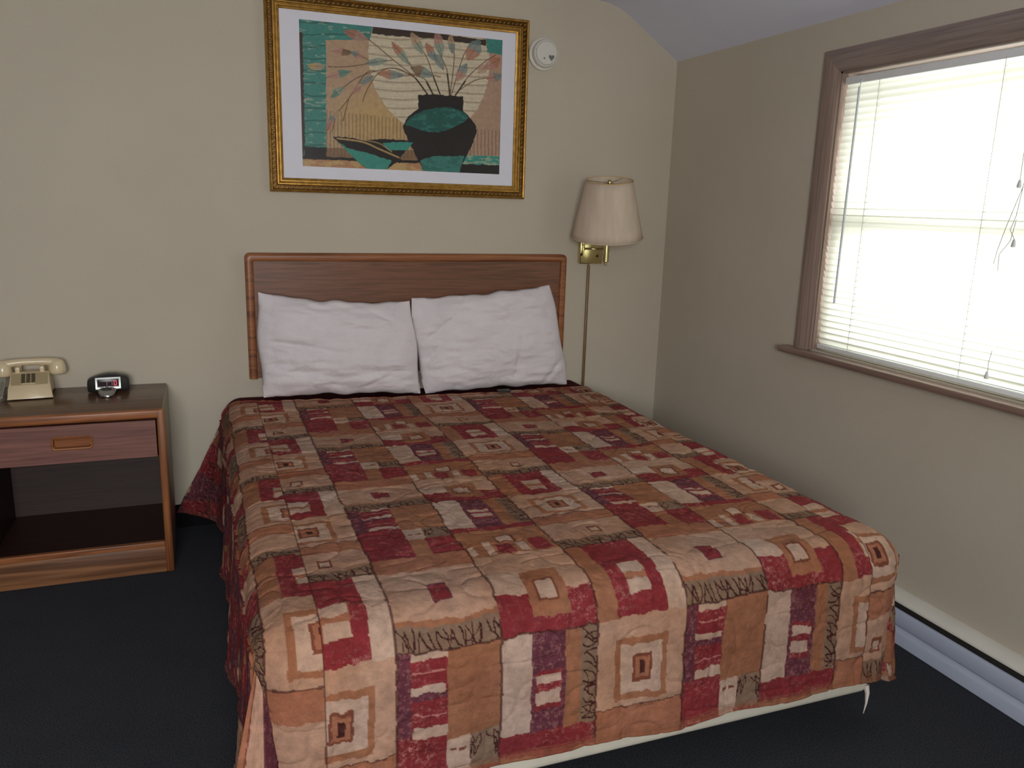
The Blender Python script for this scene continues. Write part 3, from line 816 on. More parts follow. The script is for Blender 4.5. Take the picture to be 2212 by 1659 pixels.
# ------------------------------------------------------------------ nightstand
NX0, NX1, NY0, NY1 = -.935, -.322, -.457, -.014
ns = thing('nightstand', 'brown wooden nightstand with one drawer over an open shelf', 'nightstand', ((NX0 + NX1) / 2, (NY0 + NY1) / 2, 0))
bm = B(); box(bm, NX0 + .006, NX1 - .006, NY0 + .012, NY1, .612, .6385, .003, 2)
obj('top', bm, M['top_x'], ns)
bm = B(); box(bm, NX0 + .004, NX1 - .004, NY0, NY0 + .022, .604, .639, .009, 4)
obj('front_edging', bm, M['oak_x'], ns)
for a, b in ((NX1 - .027, NX1), (NX0, NX0 + .027)):
    bm = B(); box(bm, a, b, NY0 - .0004, NY0 + .02, .002, .6385, .008, 4)
    obj('stile', bm, M['oak_z'], ns)
for a, b in ((NX1 - .02, NX1 - .001), (NX0 + .001, NX0 + .02)):
    bm = B(); box(bm, a, b, NY0 + .016, NY1, .002, .637, .009, 4)
    obj('side_panel', bm, M['sidepanel'], ns)
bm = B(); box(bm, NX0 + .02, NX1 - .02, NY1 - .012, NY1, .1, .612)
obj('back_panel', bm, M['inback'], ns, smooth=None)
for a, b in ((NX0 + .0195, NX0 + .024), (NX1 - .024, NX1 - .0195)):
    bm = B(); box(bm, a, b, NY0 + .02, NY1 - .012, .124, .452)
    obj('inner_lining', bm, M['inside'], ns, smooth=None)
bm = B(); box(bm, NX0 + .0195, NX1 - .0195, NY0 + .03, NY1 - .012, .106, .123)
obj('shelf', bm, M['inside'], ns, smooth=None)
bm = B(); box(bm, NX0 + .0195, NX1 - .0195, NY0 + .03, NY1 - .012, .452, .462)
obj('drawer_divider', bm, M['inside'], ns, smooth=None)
bm = B(); box(bm, NX0 + .026, NX1 - .026, NY0 + .006, NY0 + .028, .104, .126, .004, 3)
obj('shelf_edging', bm, M['oak_x'], ns)
bm = B(); box(bm, NX0 + .026, NX1 - .026, NY0 + .008, NY0 + .028, .002, .105, .002, 2)
obj('apron', bm, M['apron_x'], ns)
# drawer with a recessed wooden pull
dx0, dx1, dz0, dz1, fy = NX0 + .031, NX1 - .031, .462, .599, NY0 + .001
px0, px1, pz0, pz1 = -.687, -.563, .514, .556
bm = B()
for a, b, c, d in ((dx0, px0, dz0, dz1), (px1, dx1, dz0, dz1), (px0, px1, dz0, pz0), (px0, px1, pz1, dz1)):
    box(bm, a, b, fy, fy + .018, c, d)
box(bm, dx0 + .01, dx1 - .01, fy + .019, NY1 - .02, dz0 + .006, dz1 - .012)
dr = obj('drawer', bm, M['drawer_x'], ns, smooth=None)
bm = B()
def rr(x0, x1, z0, z1, r, n=5):
    out = []
    for cx_, cz_, a0 in ((x1 - r, z1 - r, 0), (x0 + r, z1 - r, 90), (x0 + r, z0 + r, 180), (x1 - r, z0 + r, 270)):
        for k in range(n + 1):
            a = math.radians(a0 + 90 * k / n); out.append((cx_ + r * math.cos(a), cz_ + r * math.sin(a)))
    return out
rings = []
for ins, yy in ((0, fy + .004), (0, fy - .004), (.003, fy - .006), (.007, fy - .004), (.009, fy + .014)):
    rings.append([bm.verts.new((x, yy, z)) for x, z in rr(px0 - .004 + ins, px1 + .004 - ins, pz0 - .004 + ins, pz1 + .004 - ins, .012 - ins * .6)])
for a, b in zip(rings, rings[1:]):
    for k in range(len(a)): bm.faces.new((a[k], a[(k + 1) % len(a)], b[(k + 1) % len(a)], b[k]))
bm.faces.new(rings[-1])
for k in range(6):
    z = pz0 + .009 + k * .0048; tube(bm, [(px0 + .008, fy + .011, z), (px1 - .008, fy + .011, z)], .0022, 6)
obj('handle', bm, M['oak_x'], dr, smooth=40)

# ------------------------------------------------------------------ telephone
NZ = .6385
ph = thing('telephone', 'beige push button desk telephone on the nightstand, handset on its cradle', 'telephone', (-.795, -.105, NZ))
ph.rotation_euler = (0, 0, math.radians(5))
def L(name, bm, m, parent, smooth=40):      # parts written in the thing's own frame
    bmesh.ops.recalc_face_normals(bm, faces=bm.faces); me = bpy.data.meshes.new(name); bm.to_mesh(me); bm.free()
    o = link(name, me, m, None, None, smooth); o.parent = parent; return o
bm = B()   # wedge body: narrower at the top
secs = [(-.090, .004, .004, .076), (-.087, .018, .004, .075), (-.076, .048, .004, .072), (-.060, .056, .004, .070), (-.018, .084, .004, .067), (.0, .088, .004, .066), (.045, .086, .004, .068), (.075, .060, .004, .070), (.088, .03, .004, .072)]
rings = []
for y, zt, zb_, w in secs:
    rings.append([bm.verts.new(p) for p in ((-w, y, zb_), (w, y, zb_), (w * .965, y, max(zt - .006, zb_ + .0)), (w * .93, y, zt), (-w * .93, y, zt), (-w * .965, y, max(zt - .006, zb_)))])
for a, b in zip(rings, rings[1:]):
    for k in range(6): bm.faces.new((a[k], a[(k + 1) % 6], b[(k + 1) % 6], b[k]))
bm.faces.new(rings[0]); bm.faces.new(rings[-1][::-1])
L('body', bm, M['phone'], ph, 50)
# key panel lies on the slope between y=-.072 (z .050) and y=-.02 (z .082)
pa, pb_ = Vector((0, -.070, .0515)), Vector((0, -.016, .0862))
dirv = (pb_ - pa).normalized(); nv = Vector((0, -dirv.z, dirv.y))
def on_panel(u, v, d): return Vector((u, 0, 0)) + pa + dirv * v + nv * d
plen = (pb_ - pa).length
bm = B(); prism(bm, rr(-.060, .060, .002, plen - .002, .004, 3), on_panel, -.001, .0016)
pnl = L('key_panel', bm, M['phone_panel'], ph)
for r in range(4):
    for c in range(3):
        u = (c - 1) * .0165 - .004; v = .012 + r * .0122
        bm = B(); prism(bm, rr(u - .0062, u + .0062, v, v + .0088, .0015, 2), on_panel, .0015, .0042)
        k = L('key', bm, M['key'], pnl)
bm = B(); prism(bm, rr(-.026, .018, .003, .009, .001, 2), on_panel, .0015, .0022)
L('number_card', bm, M['phone'], pnl)
for s in (-1, 1):
    bm = B(); box(bm, s * .040 - .008, s * .040 + .008, -.006, .012, .082, .108, .004, 3)
    L('cradle_post', bm, M['phone'], ph)
    bm = B(); box(bm, s * .040 - .010, s * .040 + .010, .042, .054, .07, .108, .004, 3)
    L('cradle_post', bm, M['phone'], ph)
bm = B()   # handset: grip and two cups in one continuous body
pts = []; rs = []
for k in range(25):
    f = -1 + 2 * k / 24; x = f * .092; z = .122 - .010 * abs(f) ** 3; pts.append((x, .026, z)); rs.append(.013 + .006 * abs(f) ** 3)
tube(bm, pts, rs, 16)
for s in (-1, 1):
    lathe(bm, [(.004, .128), (.017, .126), (.0245, .118), (.029, .104), (.031, .086), (.030, .076), (.026, .071), (.012, .073)], Matrix.Translation((s * .090, .026, 0)), 24)
L('handset', bm, M['phone'], ph, 60)
bm = B()   # coiled cord on the left
pts = []
N = 340
for k in range(N):
    f = k / (N - 1); a = f * 2 * math.pi * 21
    cxp = Vector((-.088, .0, .066)).lerp(Vector((-.098, -.075, .016)), min(1, f * 1.6)) if f < .625 else Vector((-.098, -.075, .016)).lerp(Vector((-.085, .045, .016)), (f - .625) / .375)
    pts.append(cxp + Vector((math.cos(a) * .0095, math.sin(a) * .004, math.sin(a) * .0095)))
tube(bm, pts, .0022, 6)
L('coiled_cord', bm, M['cord_grey'], ph, 60)
for s in (-1, 1):
    for yy in (-.07, .07):
        bm = B(); lathe(bm, [(.006, .0003), (.006, .0045)], Matrix.Translation((s * .055, yy, 0)), 12); L('foot', bm, M['rubber'], ph)

# ------------------------------------------------------------------ clock radio
ck = thing('alarm_clock', 'black alarm clock radio with silver framed red display on the nightstand', 'clock', (-.530, -.115, NZ))
ck.rotation_euler = (0, 0, math.radians(3))
bm = B()   # low rounded body, arched top, bulging ends
prof_c = [(-1, .006, .040), (-.97, .002, .050), (-.88, .001, .057), (-.7, .001, .062), (-.4, .001, .069), (0, .001, .073), (.4, .001, .071), (.7, .001, .064), (.88, .001, .060), (.97, .002, .052), (1, .006, .042)]
rings = []
for u, z0, z1 in prof_c:
    x = u * .074; d = .034 * (1 - abs(u) ** 4 * .55)
    ring = []
    for k in range(20):
        a = 2 * math.pi * k / 20; cc, ss_ = math.cos(a), math.sin(a)
        ring.append(bm.verts.new((x, .002 + d * math.copysign(abs(cc) ** .6, cc), (z0 + z1) / 2 + (z1 - z0) / 2 * math.copysign(abs(ss_) ** .6, ss_))))
    rings.append(ring)
for a, b in zip(rings, rings[1:]):
    for k in range(20): bm.faces.new((a[k], a[(k + 1) % 20], b[(k + 1) % 20], b[k]))
bm.faces.new(rings[0]); bm.faces.new(rings[-1][::-1])
L('body', bm, M['black_plastic'], ck, 60)
tiltc = Matrix.Translation((0, -.034, .017)) @ Matrix.Rotation(math.radians(-14), 4, 'X')
cf = lambda u, v, d: tiltc @ Vector((u, -d, v))
bm = B(); frame_loop(bm, -.044, .044, .0, .044, [(0, 0), (0, .006), (.006, .007), (.0075, .005), (.0075, 0)], cf)
box(bm, -.044, .044, -.006, 0, -.002, .010, .002, 2, mtx=tiltc)
L('bezel', bm, M['silver'], ck, 30)
bm = B(); box(bm, -.037, .037, -.004, .002, .0075, .037, mtx=tiltc)
dsp = L('display', bm, M['display'], ck, None)
def seg7(bm, x, segs, w=.010, h=.018, t=.0022, z0=.013):
    S = dict(a=(0, w, h - t, h), b=(w - t, w, h / 2, h), c=(w - t, w, 0, h / 2), d=(0, w, 0, t), e=(0, t, 0, h / 2), f=(0, t, h / 2, h), g=(0, w, h / 2 - t / 2, h / 2 + t / 2))
    for s in segs:
        a, b, c, d = S[s]; box(bm, x + a, x + b, -.0048, -.0041, z0 + c, z0 + d, mtx=tiltc)
bm = B(); seg7(bm, .020, 'abcdef'); L('lit_digit', bm, M['led_bright'], dsp, None)
bm = B(); seg7(bm, .005, 'bc'); seg7(bm, -.013, 'bc'); L('faint_digits', bm, M['led_dim'], dsp, None)
bm = B()   # snooze paddle reaching forward
rings = []
for y, w, z0, z1 in ((-.036, .034, .006, .024), (-.055, .033, .004, .026), (-.075, .031, .003, .025), (-.095, .027, .002, .021), (-.108, .020, .002, .016), (-.116, .010, .003, .010)):
    rings.append([bm.verts.new((w * math.cos(a) - .004, y, (z0 + z1) / 2 + (z1 - z0) / 2 * math.copysign(abs(math.sin(a)) ** .8, math.sin(a)))) for a in [2 * math.pi * k / 18 for k in range(18)]])
for a, b in zip(rings, rings[1:]):
    for k in range(18): bm.faces.new((a[k], a[(k + 1) % 18], b[(k + 1) % 18], b[k]))
bm.faces.new(rings[0]); bm.faces.new(rings[-1][::-1])
pad = L('button_console', bm, M['chrome'], ck, 60)
bm = B(); lathe(bm, [(.018, .0), (.018, .003), (.014, .0045)], Matrix.Translation((-.004, -.072, .0245)) @ Matrix.Scale(.7, 4, (0, 1, 0)), 24)
L('snooze_button', bm, M['black_plastic'], pad)
for x, y in ((-.022, -.05), (.014, -.05), (-.004, -.046)):
    bm = B(); lathe(bm, [(.005, .0), (.005, .0025), (.003, .0035)], Matrix.Translation((x, y, .0245)), 14); L('small_button', bm, M['silver'], pad)
bm = B(); box(bm, -.030, .022, -.100, -.03, .0004, .006, .002, 2)
L('base', bm, M['black_plastic'], ck)

# ------------------------------------------------------------------ wall lamp
lp = thing('wall_lamp', 'brass swing arm wall lamp with cream shade beside the headboard', 'lamp', (1.58, 0, 1.19))
bm = B(); box(bm, 1.522, 1.640, -.032, -.001, 1.128, 1.252, .005, 3)
plate = obj('wall_plate', bm, M['brass'], lp)
for x, z in ((1.612, 1.165), (1.528, 1.172)):
    bm = B(); lathe(bm, [(.006, 0), (.006, .003), (.003, .006)], Matrix.Translation((x, -.032, z)) @ Matrix.Rotation(math.radians(90), 4, 'X'), 14)
    obj('screw', bm, M['bronze'], plate)
LX, LY = 1.572, -.20
for dz in (0, .034):
    bm = B(); tube(bm, [(1.535, -.042, 1.200 + dz), (1.565, -.048, 1.200 + dz), (1.600, -.062, 1.200 + dz), (1.622, -.09, 1.200 + dz), (1.620, -.13, 1.200 + dz), (1.60, -.17, 1.200 + dz), (LX, LY, 1.200 + dz)], .0045, 10)
    obj('swing_arm', bm, M['brass'], lp, smooth=60)
bm = B(); tube(bm, [(1.535, -.034, 1.19), (1.535, -.034, 1.246)], .007, 12)
tube(bm, [(1.535, -.03, 1.218), (1.535, -.042, 1.218)], .005, 8)
obj('pivot', bm, M['brass'], lp)
bm = B(); lathe(bm, [(.003, 1.134), (.0075, 1.139), (.0075, 1.144), (.004, 1.147), (.0125, 1.150), (.0125, 1.325), (.006, 1.330)], Matrix.Translation((LX, LY, 0)), 20)
obj('stem', bm, M['brass'], lp)
bm = B(); lathe(bm, [(.012, 1.325), (.016, 1.335), (.016, 1.375), (.012, 1.38)], Matrix.Translation((LX, LY, 0)), 20)
obj('bulb_socket', bm, M['bronze'], lp)
bm = B(); lathe(bm, [(.010, 1.378), (.014, 1.39), (.028, 1.415), (.031, 1.435), (.026, 1.458), (.012, 1.472), (.002, 1.475)], Matrix.Translation((LX, LY, 0)), 20)
obj('bulb', bm, M['plastic_white'], lp)
tiltm = Matrix.Translation((LX, LY, 1.388)) @ Matrix.Rotation(math.radians(11), 4, Vector((.86, -.50, 0)))
bm = B(); n = 64; r0, r1, hz = .106, .163, .127
rings = []
for j in range(9):
    f = j / 8; r = r1 + (r0 - r1) * f; z = -hz + 2 * hz * f
    rings.append([])
    for k in range(n):
        a = 2 * math.pi * k / n
        rr_ = r * (1 + .010 * math.sin(a * 7 + 1) * (1 - abs(2 * f - 1)) + .006 * math.sin(a * 3))
        rings[-1].append(bm.verts.new(tiltm @ Vector((rr_ * math.cos(a), rr_ * math.sin(a), z))))
for a, b in zip(rings, rings[1:]):
    for k in range(n): bm.faces.new((a[k], a[(k + 1) % n], b[(k + 1) % n], b[k]))
sh = obj('lamp_shade', bm, M['shade'], lp, smooth=60)
sd = sh.modifiers.new('thickness', 'SOLIDIFY'); sd.thickness = .0015; sd.offset = -1
for z, r in ((-hz, r1), (hz, r0)):
    bm = B(); tube(bm, [tiltm @ Vector((r * math.cos(a), r * math.sin(a), z)) for a in [2 * math.pi * k / 48 for k in range(49)]], .0018, 6, cap=False)
    obj('trim_ring', bm, M['shade_in'] if z > 0 else M['shade'], sh, smooth=60)
bm = B()
for k in range(3):
    a = k * 2.094 + .5; tube(bm, [tiltm @ Vector((0, 0, hz - .012)), tiltm @ Vector((r0 * .99 * math.cos(a), r0 * .99 * math.sin(a), hz - .002))], .0014, 6)
lathe(bm, [(.010, -.014), (.010, -.004), (.004, .004)], tiltm @ Matrix.Translation((0, 0, hz)), 12)
tube(bm, [tiltm @ Vector((0, 0, hz - .012)), Vector((LX + .034, LY, 1.44)), Vector((LX + .03, LY, 1.40)), Vector((LX + .012, LY, 1.382))], .0014, 6)
obj('shade_fitter', bm, M['brass'], sh)
bm = B(); box(bm, 1.5745, 1.5875, -.013, -.001, .105, 1.118, .003, 2)
tube(bm, [(1.579, -.010, 1.115), (1.579, -.012, 1.130)], .004, 8)
obj('cord_cover', bm, M['brass_brown'], lp)

# ------------------------------------------------------------------ smoke alarm
sa = thing('smoke_alarm', 'round white smoke alarm on the wall right of the picture', 'smoke alarm', (1.306, 0, 2.052))
RXm = Matrix.Translation((1.306, 0, 2.052)) @ Matrix.Rotation(math.radians(90), 4, 'X')
bm = B(); lathe(bm, [(.068, .001), (.070, .004), (.070, .012), (.066, .016), (.060, .017)], RXm, 48); obj('base', bm, M['plastic_white'], sa)
bm = B(); lathe(bm, [(.0595, .016), (.0595, .030), (.056, .038), (.0545, .040), (.051, .040), (.0505, .044), (.047, .048), (.02, .050), (.001, .050)], RXm, 48); cv = obj('cover', bm, M['plastic_white'], sa)
bm = B()
heart = []
for k in range(28):
    a = 2 * math.pi * k / 28; heart.append((.0135 * math.sin(a) ** 3 * 1.0, .0135 * (13 * math.cos(a) - 5 * math.cos(2 * a) - 2 * math.cos(3 * a) - math.cos(4 * a)) / 15))
prism(bm, heart, lambda u, v, d: Vector((1.328 + u, -d, 2.034 + v)), .0478, .0504)
obj('sounder_grille', bm, M['plastic_grey'], cv, smooth=None)
bm = B(); lathe(bm, [(.0042, .049), (.0035, .0512)], Matrix.Translation((1.294, 0, 2.029)) @ Matrix.Rotation(math.radians(90), 4, 'X'), 14); obj('test_light', bm, M['plastic_grey'], cv)

# ------------------------------------------------------------------ framed picture
pc = thing('framed_picture', 'gold framed print of a teal and black vase with branches above the headboard', 'picture', (.67, 0, 1.42))
fx0, fx1, fz0, fz1 = .112, 1.229, 1.4205, 2.1825
fr = [(0, .002), (0, .022), (.002, .028), (.006, .030), (.010, .028), (.012, .022), (.015, .018), (.026, .018), (.0275, .024), (.031, .028), (.035, .028), (.037, .022), (.041, .021), (.043, .024), (.047, .024), (.049, .018), (.055, .016), (.057, .014), (.057, .002)]
bm = B(); frame_loop(bm, fx0, fx1, fz0, fz1, fr, XZ)
fo = obj('frame', bm, M['gold'], pc, smooth=35)
bm = B(); frame_loop(bm, fx0, fx1, fz0, fz1, [(.0125, .0185), (.0125, .0195), (.0268, .0195), (.0268, .0185)], XZ)
obj('dark_channel', bm, M['gold_dark'], fo, smooth=35)
bm = B()   # slanted rope beading in the channel
def bead(cx_, cz_, ang):
    mt = Matrix.Translation((cx_, -.0195, cz_)) @ Matrix.Rotation(ang, 4, 'Y') @ Matrix.Diagonal((.0085, .0046, .0036, 1))
    bmesh.ops.create_icosphere(bm, subdivisions=2, radius=1.0, matrix=mt)
w_, h_ = fx1 - fx0, fz1 - fz0; mI = .0195
nx_ = int((w_ - 2 * mI) / .0190); nz_ = int((h_ - 2 * mI) / .0190)
for k in range(nx_ + 1):
    x = fx0 + mI + (w_ - 2 * mI) * k / nx_
    bead(x, fz0 + mI, math.radians(-42)); bead(x, fz1 - mI, math.radians(-42))
for k in range(1, nz_):
    z = fz0 + mI + (h_ - 2 * mI) * k / nz_
    bead(fx0 + mI, z, math.radians(-48)); bead(fx1 - mI, z, math.radians(-48))
obj('rope_beading', bm, M['gold'], fo, smooth=60)
ax0, ax1, az0, az1 = .246, 1.110, 1.5265, 2.0925
bm = B(); frame_loop(bm, fx0 + .055, fx1 - .055, fz0 + .055, fz1 - .055, [(0, .006), (0, .011), (ax0 - fx0 - .055 + .0, .011), (ax0 - fx0 - .055 + .002, .009), (ax0 - fx0 - .055 + .002, .006)], XZ)
for v in bm.verts:   # the window of the mat is not a constant inset: fit its inner edges
    pass
bm.free()
bm = B()
mo = (fx0 + .055, fx1 - .055, fz0 + .055, fz1 - .055)
for a, b, c, d in ((mo[0], ax0, mo[2], mo[3]), (ax1, mo[1], mo[2], mo[3]), (ax0, ax1, mo[2], az0), (ax0, ax1, az1, mo[3])):
    box(bm, a, b, -.0105, -.006, c, d)
obj('mat_board', bm, M['mat_board'], pc, smooth=None)
# the print: shapes drawn in a 2212 x 1475 design sheet mapped onto the print
Hh_ = [1619.2522602560753, 47.21808204860203, 278.0, 164.0428969601951, 1106.0506053479662, 150.0, 0.08290654124205207, 0.042365647591673196]
na, nb_ = 560, 368
A_, B_ = np.meshgrid(np.linspace(0, 1, na), np.linspace(0, 1, nb_), indexing='ij')
den = Hh_[6] * A_ + Hh_[7] * B_ + 1
QX = (Hh_[0] * A_ + Hh_[1] * B_ + Hh_[2]) / den; QY = (Hh_[3] * A_ + Hh_[4] * B_ + Hh_[5]) / den
QXw = QX + (vnoise(A_ * 60, B_ * 60, 3) - .5) * 8; QYw = QY + (vnoise(A_ * 60, B_ * 60, 5) - .5) * 8
def inpoly(poly, X=QXw, Y=QYw):
    r = np.zeros(X.shape, bool); n = len(poly)
    for i in range(n):
        x0, y0 = poly[i]; x1, y1 = poly[(i + 1) % n]
        if y0 == y1: continue
        c = ((y0 > Y) != (y1 > Y)) & (X < (x1 - x0) * (Y - y0) / (y1 - y0) + x0); r ^= c
    return r
def spl(p, n=10):
    P = [np.array(q, float) for q in p]; out = []
    for i in range(len(P) - 1):
        p0, p1, p2, p3 = P[max(i - 1, 0)], P[i], P[i + 1], P[min(i + 2, len(P) - 1)]
        for k in range(n):
            t = k / n; out.append(tuple(.5 * ((2 * p1) + (-p0 + p2) * t + (2 * p0 - 5 * p1 + 4 * p2 - p3) * t * t + (-p0 + 3 * p1 - 3 * p2 + p3) * t ** 3)))
    out.append(tuple(P[-1])); return out
AC = {k: np.array(lin(*v)[:3]) for k, v in dict(tan=(178, 150, 122), pinkt=(172, 138, 120), ochre=(190, 158, 104), cream=(206, 194, 168), teal=(70, 134, 124),
      dteal=(44, 92, 84), mteal=(66, 142, 128), black=(44, 40, 38), dark=(66, 54, 46), brown=(112, 84, 60), rust=(170, 110, 88), slate=(112, 132, 130), sage=(130, 150, 134), pink=(176, 130, 118)).items()}
AR = np.zeros((na, nb_, 3)); AR[:] = AC['tan']
pinkness = np.clip((QX - 900) / 900, 0, 1)[..., None]; oc = np.clip(1 - ((QX - 850) / 420) ** 2 - ((QY - 900) / 330) ** 2, 0, 1)[..., None]
AR = AR * (1 - pinkness * .6) + AC['pinkt'] * pinkness * .6; AR = AR * (1 - oc * .8) + AC['ochre'] * oc * .8
st = (np.sin(QX / 26.5 * 2 * math.pi) > .45) & (QY > 830 + (QX - 480) * .12 - 30) & (QY < 1150); AR[st] = AR[st] * .66
def put(mask, c, k=1.0): AR[mask] = AR[mask] * (1 - k) + AC[c] * k
sun = inpoly(spl([(790, 250), (780, 420), (815, 600), (880, 740), (1000, 870), (1160, 960), (1400, 930), (1540, 830), (1620, 680), (1655, 520), (1650, 380), (1620, 300), (1500, 240), (1100, 180), (790, 250)]))
put(sun, 'cream'); stripe = sun & (((QY - QX * .03 + 8 * np.sin(QX / 90)) % 62) < 13); put(stripe, 'brown', .42); put(sun & (((QY - QX * .02) % 31) < 4), 'brown', .16)
lt = inpoly([(260, 130), (475, 165), (480, 1130), (300, 1130)]) | inpoly([(260, 120), (812, 180), (790, 300), (460, 300), (260, 300)])
put(lt, 'teal'); put(lt & (((QY + 20 * vnoise(A_ * 20, B_ * 8, 9)) % 88) < 10), 'dteal', .8); put(lt & (fbm(A_ * 30, B_ * 90, 15, 3) > .68), 'cream', .35)
put(inpoly([(1630, 250), (1800, 280), (1800, 410), (1640, 380)]), 'teal')
put(inpoly([(812, 190), (1632, 290), (1632, 335), (1300, 290), (805, 255)]), 'dark')
put(inpoly([(260, 240), (308, 250), (330, 1060), (300, 1210), (240, 1210)]), 'dark')
put(inpoly([(325, 1062), (482, 1070), (482, 1140), (325, 1140)]), 'black')
put(inpoly([(482, 1072), (1500, 1100), (1500, 1190), (325, 1165), (325, 1135), (482, 1137)]), 'brown', .75)
put(inpoly([(300, 1130), (1760, 1185), (1760, 1200), (300, 1152)]), 'black')
put(inpoly([(325, 1152), (1450, 1195), (1450, 1260), (325, 1212)]), 'ochre', .8)
put(inpoly([(325, 1152), (1450, 1195), (1450, 1260), (325, 1212)]) & (fbm(A_ * 22, B_ * 40, 21, 3) > .52), 'rust', .6)
put(inpoly([(1440, 1120), (1760, 1130), (1760, 1195), (1440, 1185)]), 'mteal'); put(inpoly([(1440, 1120), (1760, 1130), (1760, 1195), (1440, 1185)]) & (fbm(A_ * 30, B_ * 110, 19, 2) > .6), 'cream', .4)
put(inpoly([(1440, 1185), (1760, 1195), (1760, 1290), (1400, 1280)]), 'black')
# branches
def stroke(pts, w, c, k=1.0):
    P = spl(pts, 8); d = np.full(QX.shape, 1e9)
    for (x0, y0), (x1, y1) in zip(P, P[1:]):
        L2 = (x1 - x0) ** 2 + (y1 - y0) ** 2 + 1e-9; t = np.clip(((QX - x0) * (x1 - x0) + (QY - y0) * (y1 - y0)) / L2, 0, 1)
        d = np.minimum(d, np.hypot(QX - x0 - t * (x1 - x0), QY - y0 - t * (y1 - y0)))
    put(d < w, c, k)
for pts in ([(1210, 690), (1120, 570), (960, 440), (840, 340), (740, 260)], [(1250, 690), (1190, 580), (1090, 545), (960, 500), (840, 520), (700, 570), (590, 650)],
            [(1120, 570), (980, 500), (860, 530), (780, 640), (740, 740)], [(960, 440), (820, 460), (640, 490), (490, 492)], [(840, 520), (760, 540), (640, 720), (560, 830), (520, 960)],
            [(1300, 690), (1250, 560), (1190, 400), (1080, 270)], [(1365, 690), (1350, 520), (1290, 380), (1250, 260)], [(1370, 690), (1400, 420), (1380, 260)], [(1380, 690), (1430, 520), (1480, 380), (1560, 300)],
            [(1410, 690), (1500, 560), (1620, 450), (1700, 400)], [(1430, 660), (1560, 580), (1700, 560)], [(780, 440), (700, 400), (600, 370)], [(1300, 560), (1180, 540), (1000, 560)], [(1100, 500), (1060, 440), (960, 330)], [(640, 720), (620, 800), (600, 880)]):
    stroke(pts, 3.6, 'brown', .9)
for pts in ([(1210, 690), (1120, 570)], [(1300, 690), (1250, 560)], [(1370, 690), (1350, 540)], [(1410, 690), (1480, 590)], [(1250, 690), (1200, 600)]): stroke(pts, 5, 'dark')
# leaves: centre, length, width, angle, colours
for cx_, cy_, ln_, wd, an, c1, c2 in ((690, 265, 95, 34, 20, 'rust', 'pink'), (1010, 390, 105, 30, 52, 'rust', 'sage'), (940, 545, 95, 32, 5, 'rust', 'slate'), (1165, 525, 90, 38, 22, 'brown', 'slate'), (1130, 320, 90, 34, 62, 'tan', 'sage'),
        (1230, 380, 80, 30, 62, 'rust', 'slate'), (1290, 320, 95, 34, 78, 'pink', 'sage'), (1380, 320, 75, 26, 85, 'tan', 'slate'), (1540, 365, 90, 52, -60, 'rust', 'slate'), (1455, 525, 75, 36, -60, 'pink', 'slate'), (1290, 450, 70, 28, 60, 'slate', 'slate'),
        (590, 385, 80, 26, 5, 'pink', 'brown'), (405, 490, 65, 28, 3, 'ochre', 'tan'), (570, 545, 95, 26, -15, 'pink', 'teal'), (560, 675, 60, 28, -38, 'teal', 'sage'), (720, 640, 80, 24, -40, 'pink', 'tan'), (840, 455, 80, 28, -8, 'slate', 'sage'),
        (1680, 460, 70, 42, -35, 'pink', 'rust'), (1690, 560, 60, 34, -15, 'pink', 'slate'), (530, 850, 70, 26, -55, 'slate', 'tan'), (700, 405, 60, 20, 20, 'slate', 'pink'), (770, 585, 60, 22, -30, 'slate', 'slate'), (505, 910, 60, 18, -60, 'rust', 'pink'), (1610, 500, 50, 30, -40, 'tan', 'pink')):
    a = math.radians(an); du = (QXw - cx_) * math.cos(a) + (QYw - cy_) * math.sin(a); dv = -(QXw - cx_) * math.sin(a) + (QYw - cy_) * math.cos(a)
    wv = wd * np.clip(1 - (du / ln_) ** 2, 0, 1) ** .9; mk = (np.abs(dv) < wv) & (np.abs(du) < ln_)
    put(mk & (du < 0), c1, .8); put(mk & (du >= 0), c2, .8); put(mk & (np.abs(dv) < 2.5), 'brown', .5)
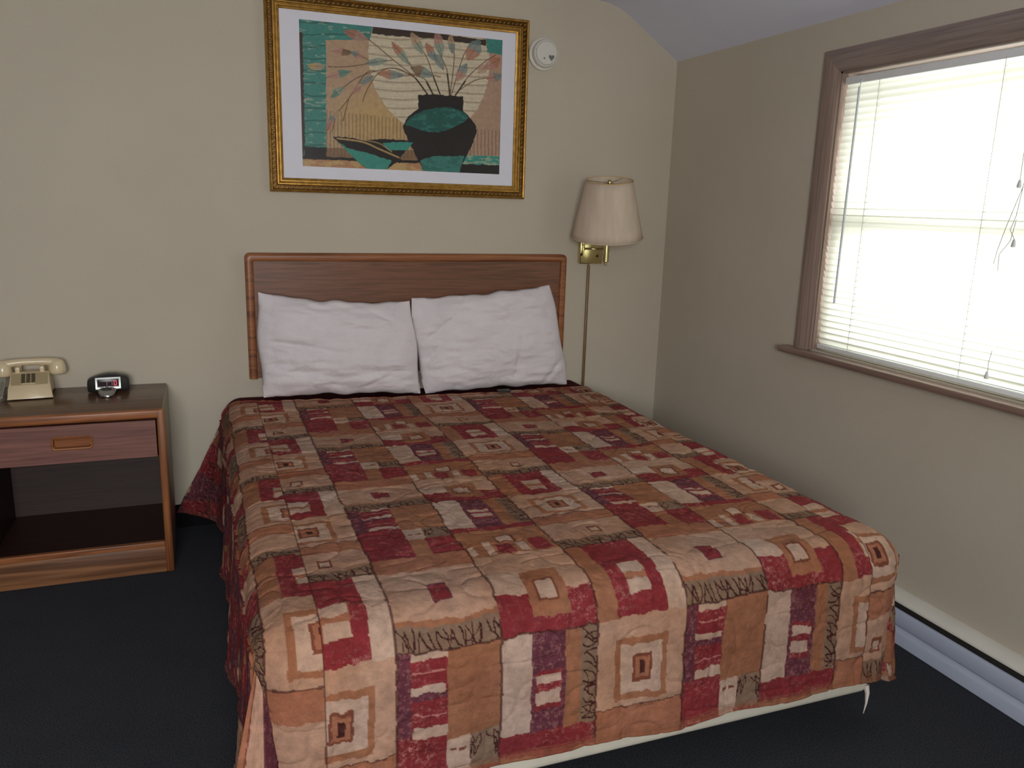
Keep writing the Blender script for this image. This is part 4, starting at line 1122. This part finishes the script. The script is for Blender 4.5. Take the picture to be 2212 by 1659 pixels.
# vase
put(inpoly([(1136, 690), (1240, 685), (1330, 692), (1468, 702), (1462, 800), (1142, 790)]), 'black')
vase = inpoly([(1142, 780)] + spl([(1142, 785), (1080, 840), (1035, 905), (1045, 960), (1100, 1080), (1160, 1200), (1190, 1240)]) + [(1420, 1250)] + spl([(1420, 1245), (1480, 1150), (1545, 1010), (1562, 930), (1530, 870), (1462, 800)]))
put(vase, 'black')
lens = inpoly(spl([(1040, 900), (1120, 830), (1230, 790), (1340, 780), (1440, 800), (1500, 850), (1440, 900), (1340, 945), (1240, 958), (1130, 935), (1040, 900)]))
put(lens, 'dteal'); put(lens & (fbm(A_ * 40, B_ * 60, 23, 3) > .6), 'teal', .5)
base_ = inpoly(spl([(1155, 1165), (1240, 1135), (1350, 1130), (1475, 1130)]) + [(1420, 1300), (1190, 1300)]); put(base_, 'teal', .85); put(base_ & (fbm(A_ * 40, B_ * 60, 29, 3) > .58), 'dteal', .5)
# two bowls
put(inpoly([(745, 1018), (900, 1008), (1115, 1022), (1000, 1150), (880, 1080)]), 'black'); put(inpoly([(880, 1040), (960, 1030), (1105, 1030), (1060, 1090), (930, 1088)]), 'mteal')
put(inpoly([(525, 993)] + spl([(525, 993), (640, 998), (780, 1030), (900, 1090), (1020, 1145)]) + [(985, 1175), (915, 1225), (770, 1225), (640, 1110)]), 'black')
put(inpoly([(560, 1025)] + spl([(560, 1025), (640, 1075), (780, 1110), (950, 1165)]) + [(915, 1225), (775, 1225), (640, 1110)]), 'mteal'); stroke([(560, 1005), (740, 1030), (860, 1080), (1000, 1140)], 6, 'ochre', .8); stroke([(745, 1016), (860, 1040), (950, 1100)], 4, 'ochre', .6)
AR = AR * (1 + (fbm(A_ * 90, B_ * 60, 33, 3) - .5)[..., None] * .18)
PX = ax0 - .001 + A_ * (ax1 - ax0 + .002); PZ = az1 + .001 - B_ * (az1 - az0 + .002)
me = mesh_from('art_print', [grid_mesh('art', np.stack([PX, np.full_like(PX, -.0075), PZ], -1), np.clip(AR, 0, 1), flip=True)])
link('art_print', me, M['art'], pc, None, None)
bm = B(); box(bm, fx0 + .01, fx1 - .01, -.0055, -.0015, fz0 + .01, fz1 - .01)
obj('backing_board', bm, M['inback'], pc, smooth=None)
